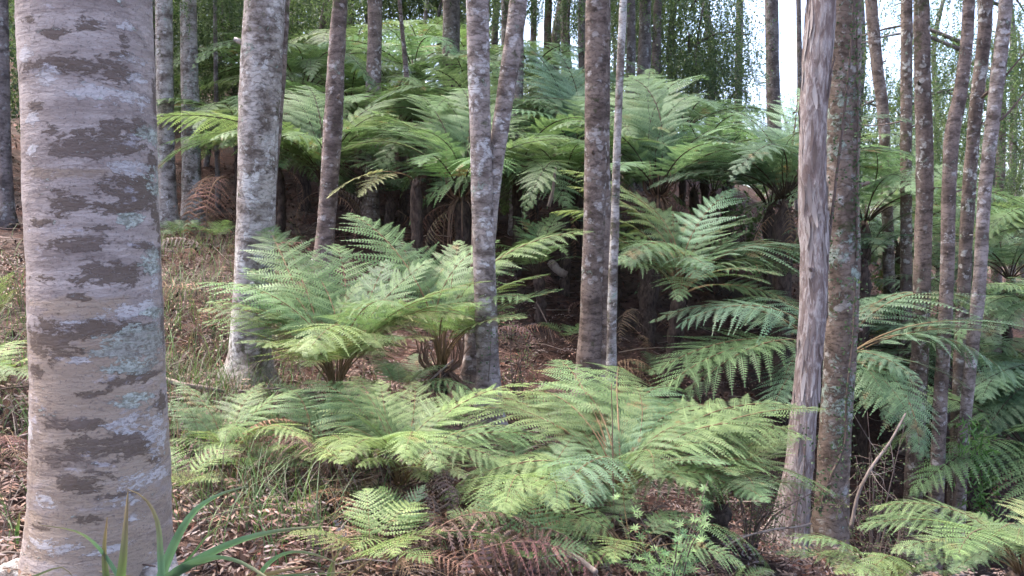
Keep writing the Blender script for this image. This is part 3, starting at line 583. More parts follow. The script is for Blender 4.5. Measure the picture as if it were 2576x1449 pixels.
# ------------------------------------------------------------------ fern fronds
def frond_geo(seed, n=22, m=15, a0=55, a1=-35, kk=1.1, stipe=.2, wid=.27, droop=.22, pd=.12, side=.0, gap=.82, curl=0., ragged=.06, taper=.42, lenp=.60):
    g = np.random.default_rng(seed)
    ts = np.linspace(0, 1, 80); a = np.radians(a0 + (a1 - a0) * ts ** kk - curl * np.maximum(ts - .6, 0) ** 2)
    x = np.concatenate([[0], np.cumsum(np.cos(a[:-1]))]); z = np.concatenate([[0], np.cumsum(np.sin(a[:-1]))])
    th = math.atan2(z[-1], x[-1]); L = math.hypot(x[-1], z[-1]); c, s = math.cos(-th), math.sin(-th)
    x, z = (x * c - z * s) / L, (x * s + z * c) / L; y = side * np.sin(ts * math.pi) * .12
    Cv = np.stack([x, y, z], 1); Tn = unit(np.gradient(Cv, axis=0)); Nn = unit(np.cross(Tn, [0, 1., 0]))
    arc = 79 / L
    at = lambda A, t: np.array([np.interp(t, ts, A[:, q]) for q in range(3)])
    VV, FF, cnt = [], [], 0
    sp = (1 - stipe) / n / L * 79 * 1.0
    for i in range(n):
        u = (i + .4) / n; t = stipe + (1 - stipe) * (1 - (1 - u) ** 1.12)
        prof = min(1., .7 + u / taper * .3) if u < taper else max(.03, 1 - ((u - taper) / (1 - taper)) ** 1.35)
        if g.random() < .05: prof *= g.uniform(.45, .8)
        for sg in (-1, 1):
            Lp = wid * prof * (1 + g.normal() * ragged)
            p = at(Cv, t + g.normal() * .002 + sg * .004); T = unit(at(Tn, t)); N = unit(at(Nn, t)); S = np.cross(N, T) * sg
            f = math.radians(16 + 36 * u ** 1.3 + g.normal() * 4)
            D = S * math.cos(f) + T * math.sin(f)
            E = np.cross(N, D)
            mm = max(5, int(round(m * (.35 + .65 * Lp / wid))))
            v = (np.arange(mm) + .35) / mm
            dr = droop * (1 + g.normal() * .25)
            def q(v): return p + np.outer(v * Lp, D) + np.outer((.10 * v - dr * v ** 2) * Lp, N) + np.outer(.10 * v ** 2 * Lp, T)
            b = q(v); tang = unit(q(v + .01) - q(v - .01)); nn = unit(np.cross(tang, E) * 1.0)
            pl = sp * lenp * np.minimum(1, .75 + v * 3) * np.maximum(.10, (1 - v ** 2.1)) * (1 + g.normal(size=mm) * .06) * (.75 + .25 * prof)
            ww = Lp / mm * gap; pl = pl * np.where(g.random(mm) < .04, .4, 1.)
            for se in (-1, 1):
                dd = unit(E[None] * se * .93 + tang * .36 - N[None] * pd)
                V, F = kites(b, dd, tang, pl, ww, 0., .33)
                VV.append(V); FF.append(F + cnt); cnt += len(V)
            tip = q(np.array([.97])); dd = unit(q(np.array([1.])) - q(np.array([.9]))); V, F = kites(tip, dd, E[None], Lp * .07, ww * .8); VV.append(V); FF.append(F + cnt); cnt += len(V)
            cv = np.linspace(0, .97, 4); cp = q(cv) + N * .0015; wv = (.0042 * (1 - cv * .8))[:, None] * E
            V = np.vstack([cp - wv, cp + wv]); FF.append(np.array([[k, k + 1, k + 5, k + 4] for k in range(3)]) + cnt); VV.append(V); cnt += 8
    # terminal leaflet
    V, F = tube(Cv[::5], np.linspace(.0065, .0014, len(Cv[::5])), 5)
    return np.vstack(VV), np.vstack(FF), V, F

FR = {}
def add_variant(kind, i, mat, smat, **kw):
    V, F, SV, SF = frond_geo(1000 + hash_(kind) + i, **kw)
    FR.setdefault(kind, []).append((quads('frond', V, F, mat), quads('stalk', SV, SF, smat, True)))
def hash_(s): return sum(ord(c) * (k + 3) for k, c in enumerate(s))
for i in range(12):     # low ferns in front: broad triangular blades held nearly flat
    add_variant('near', i, M['frond'], M['stalk'], n=11 + i % 3, m=20, a0=72 + 5 * (i % 3), a1=-14 - 9 * (i % 4), kk=[.42, .5, .6, .7][i % 4], stipe=.30 + .03 * (i % 3), wid=.29 + .025 * (i % 3), droop=.12 + .10 * (i % 4), side=[-.4, .3, 0, .6, -.2, .1, -.6, .5, -.3, .2, .7, -.1][i], taper=.12, lenp=.66, gap=.74, ragged=.10)
for i in range(10):     # tree ferns: long, fine, rising then levelling out
    add_variant('tall', i, M['frond'], M['stalk_dark'], n=17 + i % 3, m=18, a0=62 - 6 * (i % 3), a1=-30 - 8 * (i % 4), kk=[.5, .65, .8, 1.][i % 4], stipe=.14 + .03 * (i % 2), wid=.225 + .02 * (i % 3), droop=.18 + .08 * (i % 3), side=[-.3, .3, 0, .5, -.5, .1, .7, -.7, .2, -.2][i], taper=.32, lenp=.68, gap=.88, ragged=.10)
for i in range(3):      # small young ferns
    add_variant('small', i, M['frond'], M['stalk'], n=12 + i, m=11, a0=45, a1=-25, stipe=.34, wid=.36, droop=.15, side=[.3, -.3, 0][i], taper=.18, gap=.9)
for i in range(4):      # withered fronds
    add_variant('dead', i, M['dead'], M['dead_stalk'], n=18, m=9, a0=50, a1=-60 - 20 * (i % 2), stipe=.15, wid=.17, droop=1.0, pd=.9, curl=300 * (i % 2), ragged=.3, gap=.8, side=[.5, -.6, .2, -.3][i], lenp=.5)

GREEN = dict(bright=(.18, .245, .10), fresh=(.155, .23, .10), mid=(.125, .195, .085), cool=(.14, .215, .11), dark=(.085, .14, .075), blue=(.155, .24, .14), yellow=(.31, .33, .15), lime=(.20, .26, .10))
BROWN = [(.22, .13, .085), (.16, .095, .075), (.27, .18, .12), (.19, .14, .125)]

def place_frond(fern, base, B, T, kind, var, colr, wscale=1., roll=0., name='frond'):
    B, T = Vector(B), Vector(T); X = (T - B); L = X.length; X = X / L
    up = Vector((0, 0, 1)); Z = (up - X * up.dot(X))
    if Z.length < .08: Z = Vector((0, -1, .2)); Z = Z - X * Z.dot(X)
    Z.normalize(); Y = Z.cross(X)
    if roll: rm = Matrix.Rotation(roll, 3, X); Z = rm @ Z; Y = rm @ Y
    Mx = Matrix(((X.x * L, Y.x * L * wscale, Z.x * L, B.x - base[0]), (X.y * L, Y.y * L * wscale, Z.y * L, B.y - base[1]), (X.z * L, Y.z * L * wscale, Z.z * L, B.z - base[2]), (0, 0, 0, 1)))
    a, b = FR[kind][var % len(FR[kind])]
    o = obj(name, a, fern); o.matrix_basis = Mx; o.color = (*colr, 1)
    obj('stalk', b, o)
    return o

def jit(c, g, s=.12): return tuple(np.clip(np.array(c) * (1 + g.normal() * s) * (1 + g.normal(size=3) * s * .4), .004, 1))

def caudex(e, base, top, r, seed, skirt=0, dead_len=.6, stalks=0):
    g = np.random.default_rng(seed); mb = MB(); b0 = np.zeros(3); t0 = top - base; H = np.linalg.norm(t0)
    pts = spline([b0 - [0, 0, .15], t0 * .5 + [g.uniform(-.04, .04), g.uniform(-.04, .04), 0], t0], 26)
    rr = np.linspace(r * 1.15, r, 26) * (1 + .12 * g.normal(size=26)); rr[-5:] *= [1.08, 1.12, 1.0, .75, .35]
    mb.add(*tube(pts, rr, 14, .16, True, seed))
    n = int(90 + 170 * H); s = g.uniform(0, 1, n) ; th = g.uniform(0, 6.28, n); c = np.stack([np.interp(s, np.linspace(0, 1, 26), pts[:, q]) for q in range(3)], 1)
    o_ = np.stack([np.cos(th), np.sin(th), 0 * th], 1); d = unit(o_ * .55 + [0, 0, 1.]); 
    V, F = kites(c + o_ * r * .8, d, unit(np.cross(d, o_)), g.uniform(.03, .08, n), .02); mb.add(V, F)
    obj('trunk', mb.mesh('trunk', M['caudex']), e)
    if stalks:
        sm = MB()
        for q in range(stalks):
            a = g.uniform(0, 6.28); dr = np.array([math.cos(a), math.sin(a), 0]); L = g.uniform(.6, 1.1) * dead_len; st = t0 + dr * r * .7 - [0, 0, g.uniform(0, .06)]; up = q % 3 == 0
            en = st + dr * g.uniform(.05, .2) + np.array([0, 0, L * .8 if up else -L]); sm.add(*tube(spline([st, st + dr * g.uniform(.06, .14) + [0, 0, .06 if up else -.10], en], 7), np.linspace(.009, .004, 7), 5))
        so_ = obj('old_stalks', sm.mesh('old_stalks', M['dead_stalk']), e); so_['kind'] = 'stuff'
    for q in range(skirt):
        a = g.uniform(0, 6.28); B = top + [math.cos(a) * r * .8, math.sin(a) * r * .8, -.05 - g.random() * .1]
        T = B + [math.cos(a) * g.uniform(.15, .4), math.sin(a) * g.uniform(.15, .4), -dead_len * g.uniform(.7, 1.2)]
        o = place_frond(e, base, B, T, 'dead', q, jit(BROWN[q % 4], g), .8, name='dead_frond')

FERN_N = 0
def fern(name, label, crown, kind, colr, tips=(), n=0, rad=1., zr=(-.1, .5), trunk=None, skirt=0, lift=.0, r=.07, ws=1., azr=(0, 360), group=None, foot=None, dead_len=.6, stalks=0):
    """crown: (px, py, depth).  tips: (px, py, depth offset[, colour]) of fronds read off the picture; n more are spread round"""
    global FERN_N; FERN_N += 1; g = np.random.default_rng(3000 + FERN_N)
    c = P(*crown); gb = gz([c[:2]])[0]
    if trunk:
        bs = G(*(P(*foot)[:2] if foot else c[:2])); top = c
    else:
        bs = np.array([c[0], c[1], gb]); top = np.array([c[0], c[1], max(gb + .04, c[2] if kind != 'small' else gb + .05)])
    e = empty(name, bs, label, 'tree fern' if trunk else 'fern', group)
    if trunk or (kind != 'small' and c[2] - gb > .22): caudex(e, bs, top, r, FERN_N, skirt, dead_len, stalks)
    k = 0; tips = list(tips); ext = 1.14 if kind == 'near' else 1.13
    if kind != 'small':
        for t in list(tips) * (2 if kind == 'near' and crown[2] < 5 else 1):
            tips.append((t[0] + g.normal() * 70 * 4.3 / crown[2], t[1] + g.uniform(-35, 35) * 4.3 / crown[2], t[2] + g.uniform(-.35, .3), t[3] if len(t) > 3 else None, g.uniform(.72, .95)))
    for t in tips:
        T = P(t[0], t[1], crown[2] + t[2]); cl = GREEN[t[3]] if len(t) > 3 and t[3] else GREEN[colr]
        T = top + (T - top) * ext * (t[4] if len(t) > 4 else 1)
        T[2] = max(T[2], gz([T[:2]])[0] + .06)
        B = top + unit((T - top) * [1, 1, 0]) * min(r * .6, .04)
        place_frond(e, bs, B, T, kind, int(g.integers(0, 20)), jit(cl, g, .08), ws * g.uniform(.92, 1.08), g.normal() * .12); k += 1
    off = g.uniform(0, 6.28)
    for q in range(n):
        a = R(azr[0]) + (R(azr[1]) - R(azr[0])) * (q + .5 + g.uniform(-.35, .35)) / n + (off if azr == (0, 360) else 0)
        h = g.uniform(*zr); rr = rad * g.uniform(.8, 1.12) * (1 - .25 * max(0, h - zr[0]) / max(.1, zr[1] - zr[0]))
        rr *= 1.12; T = top + [math.cos(a) * rr, math.sin(a) * rr, h]; B = top + [math.cos(a) * r * .7, math.sin(a) * r * .7, 0]
        place_frond(e, bs, B, T, kind, int(g.integers(0, 20)), jit(GREEN[colr], g, .1), ws * g.uniform(.9, 1.1), g.normal() * .15)
    return e

# --- front and middle ferns
fern('ground_fern', 'bright fern with arching fronds on bare brown stalks, right of the lichened trunk', (845, 990, 5.5), 'near', 'fresh',
     [(690, 610, .7, 'fresh'), (845, 655, .75, 'fresh'), (610, 745, -.1), (540, 805, 0, 'bright'), (832, 900, -.95, 'bright'), (690, 890, -.6, 'lime'), (590, 850, -.35, 'bright'), (1148, 828, -.25, 'yellow'), (1190, 742, -.1), (960, 690, .6, 'cool'), (750, 680, .5, 'fresh'), (985, 800, -.6, 'fresh'), (900, 740, .2, 'bright'), (1060, 690, .4, 'fresh'), (560, 790, -.3, 'bright'), (640, 710, .3, 'fresh'), (1100, 770, -.3, 'fresh'), (760, 900, -.8, 'bright'), (930, 890, -.7, 'bright')], r=.06)
fern('ground_fern', 'fern with a brown skirted stump behind the forked trunk', (1110, 925, 6.2), 'near', 'fresh',
     [(905, 580, .5), (1150, 640, .7), (1443, 625, -.1, 'bright'), (1378, 752, -.2, 'mid'), (1310, 780, -.5), (1020, 640, .6, 'cool'), (1000, 770, -.3), (1240, 640, .4, 'mid'), (1170, 790, -.6, 'fresh')], r=.06, skirt=10, dead_len=.36, stalks=60)
fern('ground_fern', 'light green low fern spreading right of the big trunk', (575, 1175, 4.5), 'near', 'fresh',
     [(452, 985, .2, 'cool'), (425, 1120, -.1, 'bright'), (655, 985, .4), (745, 1000, .2), (480, 1050, .4), (690, 1090, -.2, 'lime'), (560, 1120, -.5, 'bright')], ws=.9)
fern('ground_fern', 'yellow-green fern with broad fronds in the middle foreground', (1010, 1215, 4.3), 'near', 'bright',
     [(905, 975, .5), (800, 985, .4, 'mid'), (1088, 1190, -.65, 'lime'), (1288, 1095, -.05, 'fresh'), (1215, 1005, .5), (830, 1165, -.4, 'lime'), (1040, 985, .6), (960, 1120, -.5, 'bright'), (1250, 1180, -.3, 'bright'), (870, 1050, .1, 'mid'), (1120, 1050, .2, 'cool'), (940, 1050, .2, 'fresh')], skirt=5, r=.06)
fern('ground_fern', 'large spreading fern covering the right foreground, its fronds reaching the peeling trunk', (1560, 1255, 4.3), 'near', 'fresh',
     [(1232, 1015, .5, 'bright'), (1420, 940, .9), (1560, 960, .9, 'bright'), (1700, 1010, .7, 'cool'), (1985, 1125, .0, 'bright'), (2045, 1250, -.1, 'fresh'), (1960, 1050, .35, 'bright'), (1180, 1275, -.2, 'bright'), (1270, 1300, -.45, 'lime'), (1400, 1270, -.7, 'blue'), (1330, 1130, .1), (1800, 1180, -.3, 'cool'), (1850, 1070, .5), (1450, 1080, .4, 'fresh'), (1640, 1120, -.1, 'blue'), (1720, 1230, -.5), (1560, 1090, .3, 'cool'), (1290, 1210, -.2, 'fresh'), (1340, 1020, .6, 'bright'), (1620, 1050, .5, 'cool'), (1790, 1090, .2, 'fresh')], r=.07, skirt=6)
fern('ground_fern', 'fern filling the middle foreground between the yellow-green fern and the large spreading fern', (1330, 1300, 4.0), 'near', 'fresh',
     [(1130, 1150, .1), (1190, 1290, -.3, 'bright'), (1280, 1100, .4), (1440, 1110, .4, 'cool'), (1290, 1300, -.6, 'lime'), (1490, 1210, -.1, 'blue'), (1390, 1290, -.6, 'bright')], ws=.95)
fern('ground_fern', 'fern with fronds hanging towards the peeling trunk, right of the large spreading fern', (1800, 1270, 4.5), 'near', 'fresh',
     [(2030, 1240, -.2, 'fresh'), (1985, 1110, .2, 'bright'), (1900, 1050, .5, 'bright'), (1700, 1030, .6), (1640, 1130, .2, 'cool'), (1890, 1270, -.6, 'cool'), (1700, 1220, -.4)], ws=.95)
fern('ground_fern', 'fern left of the yellow-green fern, over the heap of brown fronds', (790, 1180, 4.5), 'near', 'fresh',
     [(640, 1040, .2), (700, 990, .5, 'cool'), (900, 1000, .4, 'mid'), (940, 1100, -.1, 'bright'), (700, 1140, -.4, 'bright'), (860, 1170, -.5, 'lime')], ws=.95)
fern('ground_fern', 'low fern below the skirted stump, right of the bare stalks', (1010, 1010, 5.4), 'near', 'mid', [(930, 900, .2), (1120, 930, .1), (1150, 1000, -.2, 'fresh'), (900, 980, -.2)], ws=.9)
fern('ground_fern', 'small fern with fronds pointing left in front of the large spreading fern', (1590, 1400, 3.7), 'near', 'fresh',
     [(1395, 1345, -.1, 'bright'), (1450, 1435, -.3, 'lime'), (1420, 1280, .2), (1700, 1300, .2, 'mid'), (1840, 1425, -.1, 'fresh'), (1560, 1270, .4)], ws=.95)
fern('small_fern', 'small pale green fern in the foreground litter', (1010, 1345, 3.6), 'small', 'fresh',
     [(1062, 1238, .1, 'blue'), (962, 1240, .1, 'bright'), (1040, 1310, -.25, 'cool'), (905, 1385, -.3, 'lime'), (995, 1395, -.35, 'lime'), (880, 1300, 0, 'lime'), (935, 1245, .25, 'mid')])
fern('small_fern', 'little yellowish fern left of the pale foreground fern', (800, 1345, 3.7), 'small', 'lime', [(790, 1270, .1), (845, 1290, 0), (760, 1300, .2, 'yellow')])
fern('small_fern', 'tiny pale fern sprig among dead brown fronds', (790, 1250, 4.1), 'small', 'bright', [(745, 1205, 0), (790, 1190, .1), (815, 1225, -.1)])
fern('small_fern', 'dark green small fern by the short pale log', (1160, 1400, 3.6), 'small', 'mid', [(1090, 1385, 0), (1245, 1365, .1), (1160, 1345, .2), (1110, 1340, .2), (1220, 1410, -.2)])
fern('small_fern', 'small yellow-green fern close to the right side of the big trunk', (510, 1270, 3.9), 'small', 'lime', [(425, 1195, 0, 'yellow'), (470, 1190, .1), (505, 1205, .2)])
fern('small_fern', 'small feathery fern below the light green low fern', (590, 1270, 4.1), 'small', 'fresh', [(640, 1160, .2), (740, 1180, .1), (580, 1210, -.1, 'lime'), (690, 1150, .3)])
fern('small_fern', 'yellow-green fern at the left edge beside the big trunk', (-10, 1010, 4.6), 'near', 'bright', [(92, 900, 0, 'lime'), (80, 960, -.2), (-60, 880, .2), (60, 870, .3, 'lime')])
fern('small_fern', 'bright fern at the left edge higher up the slope', (-20, 780, 6.0), 'small', 'lime', [(25, 700, 0), (30, 740, 0), (-50, 690, 0)])
fern('ground_fern', 'yellow-green fern in the bottom right corner', (2575, 1440, 3.7), 'near', 'bright',
     [(2232, 1300, .1, 'fresh'), (2285, 1395, -.2, 'fresh'), (2420, 1300, .3), (2590, 1285, .4, 'yellow'), (2470, 1420, -.5, 'cool'), (2690, 1350, 0), (2560, 1380, -.5, 'bright'), (2480, 1330, .2, 'lime')], ws=.9)
fern('ground_fern', 'pale fern at the bottom edge below the lichen-covered trunk', (2230, 1490, 3.9), 'near', 'bright', [(2005, 1365, .1, 'fresh'), (2090, 1400, 0), (2200, 1400, .2, 'yellow'), (2330, 1440, -.1), (2120, 1450, -.3)], ws=.9)
fern('small_fern', 'low fern with narrow fronds at the bottom edge, right of the star-leaved shrub', (1830, 1480, 3.7), 'small', 'fresh', [(1760, 1400, 0), (1870, 1430, 0), (1930, 1440, .1, 'mid')])

# --- tree ferns of the middle distance
fern('tree_fern', 'tree fern with long pale fronds and dark trunk in front of the litter slope', (1708, 745, 7.8), 'near', 'cool',
     [(1555, 500, .5, 'fresh'), (1835, 505, .4, 'blue'), (1870, 570, .2), (2015, 640, -.1, 'blue'), (1990, 775, -.3, 'mid'), (1500, 690, -.1, 'mid'), (1440, 465, .5, 'lime'), (1935, 700, -.6), (1780, 690, -1.0, 'blue'), (1600, 680, -.8), (2050, 690, .3, 'blue'), (1700, 560, .9), (1560, 600, -.4, 'cool'), (1420, 560, .3, 'lime')], n=5, rad=1.0, zr=(0, .5), trunk=True, foot=(1690, 1000, 7.9), r=.075)
fern('tree_fern', 'low tree fern behind the peeling and lichen-covered trunks, fronds spreading both ways', (2098, 930, 6.9), 'near', 'cool',
     [(1690, 825, .1, 'blue'), (1695, 940, -.4, 'mid'), (1710, 985, -.7, 'mid'), (1960, 1030, -.8, 'blue'), (2560, 850, -.1, 'blue'), (2500, 965, -.5, 'blue'), (2290, 785, .6, 'blue'), (2170, 1015, -.7, 'cool'), (2290, 960, -.8, 'blue'), (2420, 800, .5, 'blue'), (1850, 780, .6, 'blue'), (2300, 1120, -.9, 'cool'), (2000, 790, .8)], n=0, r=.07, trunk=True, ws=.95)
fern('tree_fern', 'tall tree fern with vase of dark-stalked fronds above a brown skirt', (1655, 490, 9.3), 'tall', 'cool', [(1640, 205, 1.1, 'fresh'), (1560, 230, .9), (1770, 230, .8), (1870, 330, .3), (1390, 320, .4, 'fresh'), (1420, 400, -.4, 'mid'), (1900, 420, -.2, 'dark')], n=9, rad=1.55, zr=(.1, .8), trunk=True, skirt=10, foot=(1622, 920, 8.9), r=.09, dead_len=.5, stalks=50)
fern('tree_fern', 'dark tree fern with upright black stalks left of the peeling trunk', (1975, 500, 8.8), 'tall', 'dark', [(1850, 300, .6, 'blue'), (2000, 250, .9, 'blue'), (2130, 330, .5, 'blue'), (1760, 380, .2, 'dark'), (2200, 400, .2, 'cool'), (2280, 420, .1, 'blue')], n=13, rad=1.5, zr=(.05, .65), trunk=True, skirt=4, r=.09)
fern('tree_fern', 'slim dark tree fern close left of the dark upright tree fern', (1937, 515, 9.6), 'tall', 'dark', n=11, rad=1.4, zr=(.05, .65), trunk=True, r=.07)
fern('tree_fern', 'tree fern with a scaly dark trunk left of the forked trunk', (1162, 492, 9.2), 'tall', 'mid', [(1150, 255, .9, 'fresh'), (1050, 270, .8, 'fresh'), (950, 300, .4, 'fresh'), (880, 350, .2, 'mid'), (1330, 310, .6, 'fresh'), (1440, 400, .3, 'mid'), (1260, 270, .8)], n=11, rad=1.4, zr=(.05, .65), trunk=True, skirt=5, r=.08, stalks=30)
fern('tree_fern', 'tree fern behind the slim brown trunk, one frond reaching left past the pale trunks', (815, 455, 10.2), 'tall', 'mid', [(392, 325, -.6, 'fresh'), (560, 300, .3, 'mid'), (610, 380, -.6, 'mid'), (715, 250, .8, 'fresh'), (770, 240, .9, 'fresh'), (1010, 270, .7, 'fresh'), (960, 350, -.4, 'mid'), (660, 330, -.8, 'bright')], n=9, rad=1.5, zr=(.1, .7), trunk=True, skirt=4, r=.07)
fern('tree_fern', 'tree fern high on the slope behind the slim brown trunk', (930, 330, 12.5), 'tall', 'mid', n=14, rad=1.9, zr=(-.2, .6), trunk=True, r=.09)
fern('tree_fern', 'tree fern with a dark round crown heart, left of the forked trunk', (1225, 328, 12), 'tall', 'cool', n=14, rad=1.8, zr=(-.2, .6), trunk=True, r=.10)
fern('tree_fern', 'backlit tree fern between the fork and the fused twin trunk', (1440, 385, 11.5), 'tall', 'blue', [(1330, 135, .6, 'blue'), (1400, 150, .4, 'blue'), (1480, 220, .2, 'blue')], n=14, rad=1.6, zr=(-.2, .6), trunk=True, skirt=6, r=.09)
fern('tree_fern', 'feathery tree fern at the top, under the broad dark trunk', (1040, 190, 15.5), 'tall', 'blue', n=14, rad=2.0, zr=(-.2, .6), trunk=True, r=.09)
fern('tree_fern', 'tree fern at the upper left behind the lichened trunk', (760, 240, 14), 'tall', 'mid', n=14, rad=2.1, zr=(-.3, .6), trunk=True, r=.09)
fern('tree_fern', 'shaded tree fern right of the lichen-covered trunk', (2175, 555, 9.6), 'tall', 'cool', n=14, rad=1.5, zr=(-.1, .8), trunk=True, r=.08)
fern('tree_fern', 'pale tree fern behind the right-hand group of trunks', (2380, 690, 12), 'tall', 'blue', n=14, rad=1.8, zr=(-.3, .6), trunk=True, r=.08)
fern('tree_fern', 'tree fern at the right edge, uppermost there', (2620, 590, 9.5), 'tall', 'fresh', [(2480, 520, -.2), (2490, 560, -.4), (2480, 640, -.4)], n=13, rad=1.0, zr=(-.1, .4), trunk=True, r=.08)
fern('tree_fern', 'tree fern at the right edge, below the uppermost one', (2640, 780, 8.0), 'tall', 'cool', [(2480, 730, -.3, 'fresh'), (2470, 800, -.4), (2440, 860, -.3, 'blue')], n=11, rad=.9, zr=(-.2, .3), trunk=True, r=.08)
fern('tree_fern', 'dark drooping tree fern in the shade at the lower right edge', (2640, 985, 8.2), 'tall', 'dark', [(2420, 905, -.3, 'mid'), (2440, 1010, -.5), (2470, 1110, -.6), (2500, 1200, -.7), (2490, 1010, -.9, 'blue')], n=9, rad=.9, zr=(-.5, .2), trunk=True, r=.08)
fern('tree_fern', 'distant tree fern showing between the dark upright fern and the sky gap', (1830, 420, 14), 'tall', 'cool', n=15, rad=1.8, zr=(-.2, .6), trunk=True, r=.09)
fern('tree_fern', 'yellow hanging frond fern against the dark hollow left of the scaly trunk', (1045, 452, 9.0), 'near', 'yellow', [(852, 493, -.6, 'yellow')], n=0, trunk=True, r=.06)
fern('tree_fern', 'dark-trunked tree fern in the hollow behind the fused twin trunk', (1352, 690, 8.6), 'tall', 'mid', [(1290, 560, .3), (1440, 540, .4, 'fresh'), (1250, 700, .3, 'dark')], n=6, rad=.7, zr=(.0, .4), trunk=True, r=.05)
for k, (px, py, d, lb) in enumerate([(1745, 470, 11.5, 'slim dark fern trunk right of the brown-skirted tree fern'), (1795, 480, 11, 'dark fern trunk with a pink fallen frond against it'), (985, 500, 10.5, 'dark fern trunk in the hollow behind the yellow frond'), (2175, 650, 8.8, 'black fern trunk showing right of the lichen-covered trunk'), (1540, 660, 9.4, 'reddish dark fern trunk behind the thin pole tree')]):
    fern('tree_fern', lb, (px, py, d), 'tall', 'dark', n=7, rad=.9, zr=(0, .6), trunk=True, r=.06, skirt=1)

UP = [(905, 160, 17, 'fresh', 'high up, right of the grey-brown trunk'), (1055, 120, 18.5, 'mid', 'highest, below the broad dark trunk'), (1190, 170, 17, 'fresh', 'high up, just left of the fork'), (790, 190, 16, 'mid', 'high up, left of the slim brown trunk'), (1335, 190, 16, 'blue', 'high up in the bright gap right of the fork'), (1410, 240, 14.5, 'fresh', 'below the bright gap right of the fork'), (980, 240, 14.8, 'cool', 'in the middle tier, below the orange-brown pole'),
 (600, 335, 13, 'mid', 'left of the lichened trunk, behind the pale trunks'), (700, 410, 11.3, 'mid', 'just right of the lichened trunk'), (880, 270, 14.5, 'fresh', 'between the slim brown trunk and the grey-brown trunk'), (1010, 330, 12.8, 'fresh', 'right below the orange-brown pole'),
 (1085, 400, 10.8, 'mid', 'left of the forked trunk, low in the fern bank'), (1300, 440, 10.2, 'mid', 'right of the fork, low in the fern bank'), (1345, 310, 13, 'blue', 'right of the forked limb, on the skyline'), (1510, 330, 13.2, 'fresh', 'behind the fused twin trunk'), (1550, 430, 10.8, 'mid', 'behind the thin pole tree'),
 (1720, 330, 12.8, 'cool', 'above the brown-skirted tree fern'), (1770, 410, 11.6, 'cool', 'right of the brown-skirted tree fern'), (2060, 440, 11, 'cool', 'behind the peeling trunk'), (2260, 620, 11, 'blue', 'behind the mossy spotted trunk'), (2330, 520, 13.5, 'blue', 'behind the white-spotted trunk'), (2470, 600, 12, 'fresh', 'behind the rightmost leaning trunk'), (1180, 230, 15, 'cool', 'high up left of the fork'), (640, 200, 16, 'mid', 'at the top behind the lichened trunk'), (2420, 800, 9.5, 'blue', 'low behind the right-hand trunks'), (1940, 700, 10.5, 'mid', 'low in the hollow left of the peeling trunk'), (2490, 960, 8.6, 'cool', 'at the right, behind the hanging climber'), (2350, 930, 9.4, 'blue', 'low between the white-spotted and bent trunks'), (2590, 1130, 7.4, 'mid', 'lowest at the right edge'), (2540, 700, 10.5, 'blue', 'at the right, half-way up behind the leaning trunk'), (1420, 470, 9.6, 'mid', 'overhanging the dark hollow left of the fused trunk')]
for px, py, d, c, w in UP:
    fern('tree_fern', {'mid': 'green', 'fresh': 'light green', 'blue': 'pale bluish', 'cool': 'cool green', 'dark': 'dark'}[c] + ' tree fern ' + w, (px, py, d), 'tall', c, n=13, rad=1.35 + .03 * d, zr=(-.5, .5), trunk=True, r=.05, skirt=1)

# ------------------------------------------------------------------ dead fronds lying about
DEADS = [((560, 1190, 4.3), (740, 1060, 4.4)), ((700, 1130, 4.3), (800, 1230, 4.0)), ((930, 1170, 4.2), (905, 1270, 4.0)), ((1000, 1390, 3.5), (1060, 1440, 3.3)), ((1180, 1380, 3.5), (1300, 1449, 3.3)), ((20, 1130, 4.0), (70, 1260, 3.7)), ((-20, 1160, 3.9), (60, 1180, 3.8)),
   ((1100, 1180, 4.2), (1130, 1320, 3.9)), ((540, 440, 11), (470, 600, 10.4)), ((575, 450, 11), (530, 640, 10.4)), ((850, 1400, 3.6), (940, 1440, 3.3)), ((730, 1180, 4.3), (680, 1250, 4.1)), ((1060, 1300, 3.8), (1110, 1420, 3.5)), ((930, 960, 5.3), (925, 900, 5.2)), ((1600, 780, 9), (1560, 900, 8.6)), ((1050, 1250, 4.0), (1140, 1290, 3.8)), ((1240, 1390, 3.5), (1210, 1449, 3.3))]
DL = ['curled brown dead frond beside the light green low fern', 'withered brown frond lying down the slope, left foreground', 'grey-brown dead frond hanging under the yellow-green fern', 'brown dead frond at the bottom edge, left of the middle', 'dark dead frond at the bottom edge by the dark green small fern', 'rust-brown curled dead frond left of the big trunk', 'dead brown frond at the left edge beside the curled one',
   'brown dead frond hanging below the broad-fronded fern', 'dead frond hanging behind the pale grey trunks', 'long dead frond drooping beside the white-lichen trunk', 'dead frond in the litter behind the sedge', 'small dead frond left of the tiny fern sprig', 'dead frond draped right of the pale foreground fern', 'tan dried frond tip by the bare fern stalks', 'pinkish dead frond against the slope behind the pole tree', 'dead frond beside the short pale log', 'grey dead frond near the bottom, in the middle']
for k, (a, b) in enumerate(DEADS):
    g = np.random.default_rng(800 + k); A, B = P(*a), P(*b)
    for q in (A, B): q[2] = max(q[2], gz([q[:2]])[0] + .04)
    e = empty('dead_frond', (A + B) / 2, DL[k], 'dead frond', 'withered fronds on the forest floor')
    place_frond(e, (A + B) / 2, A, B, 'dead', k, jit(BROWN[k % 4], g), 1.5, g.normal() * .5, name='blade')

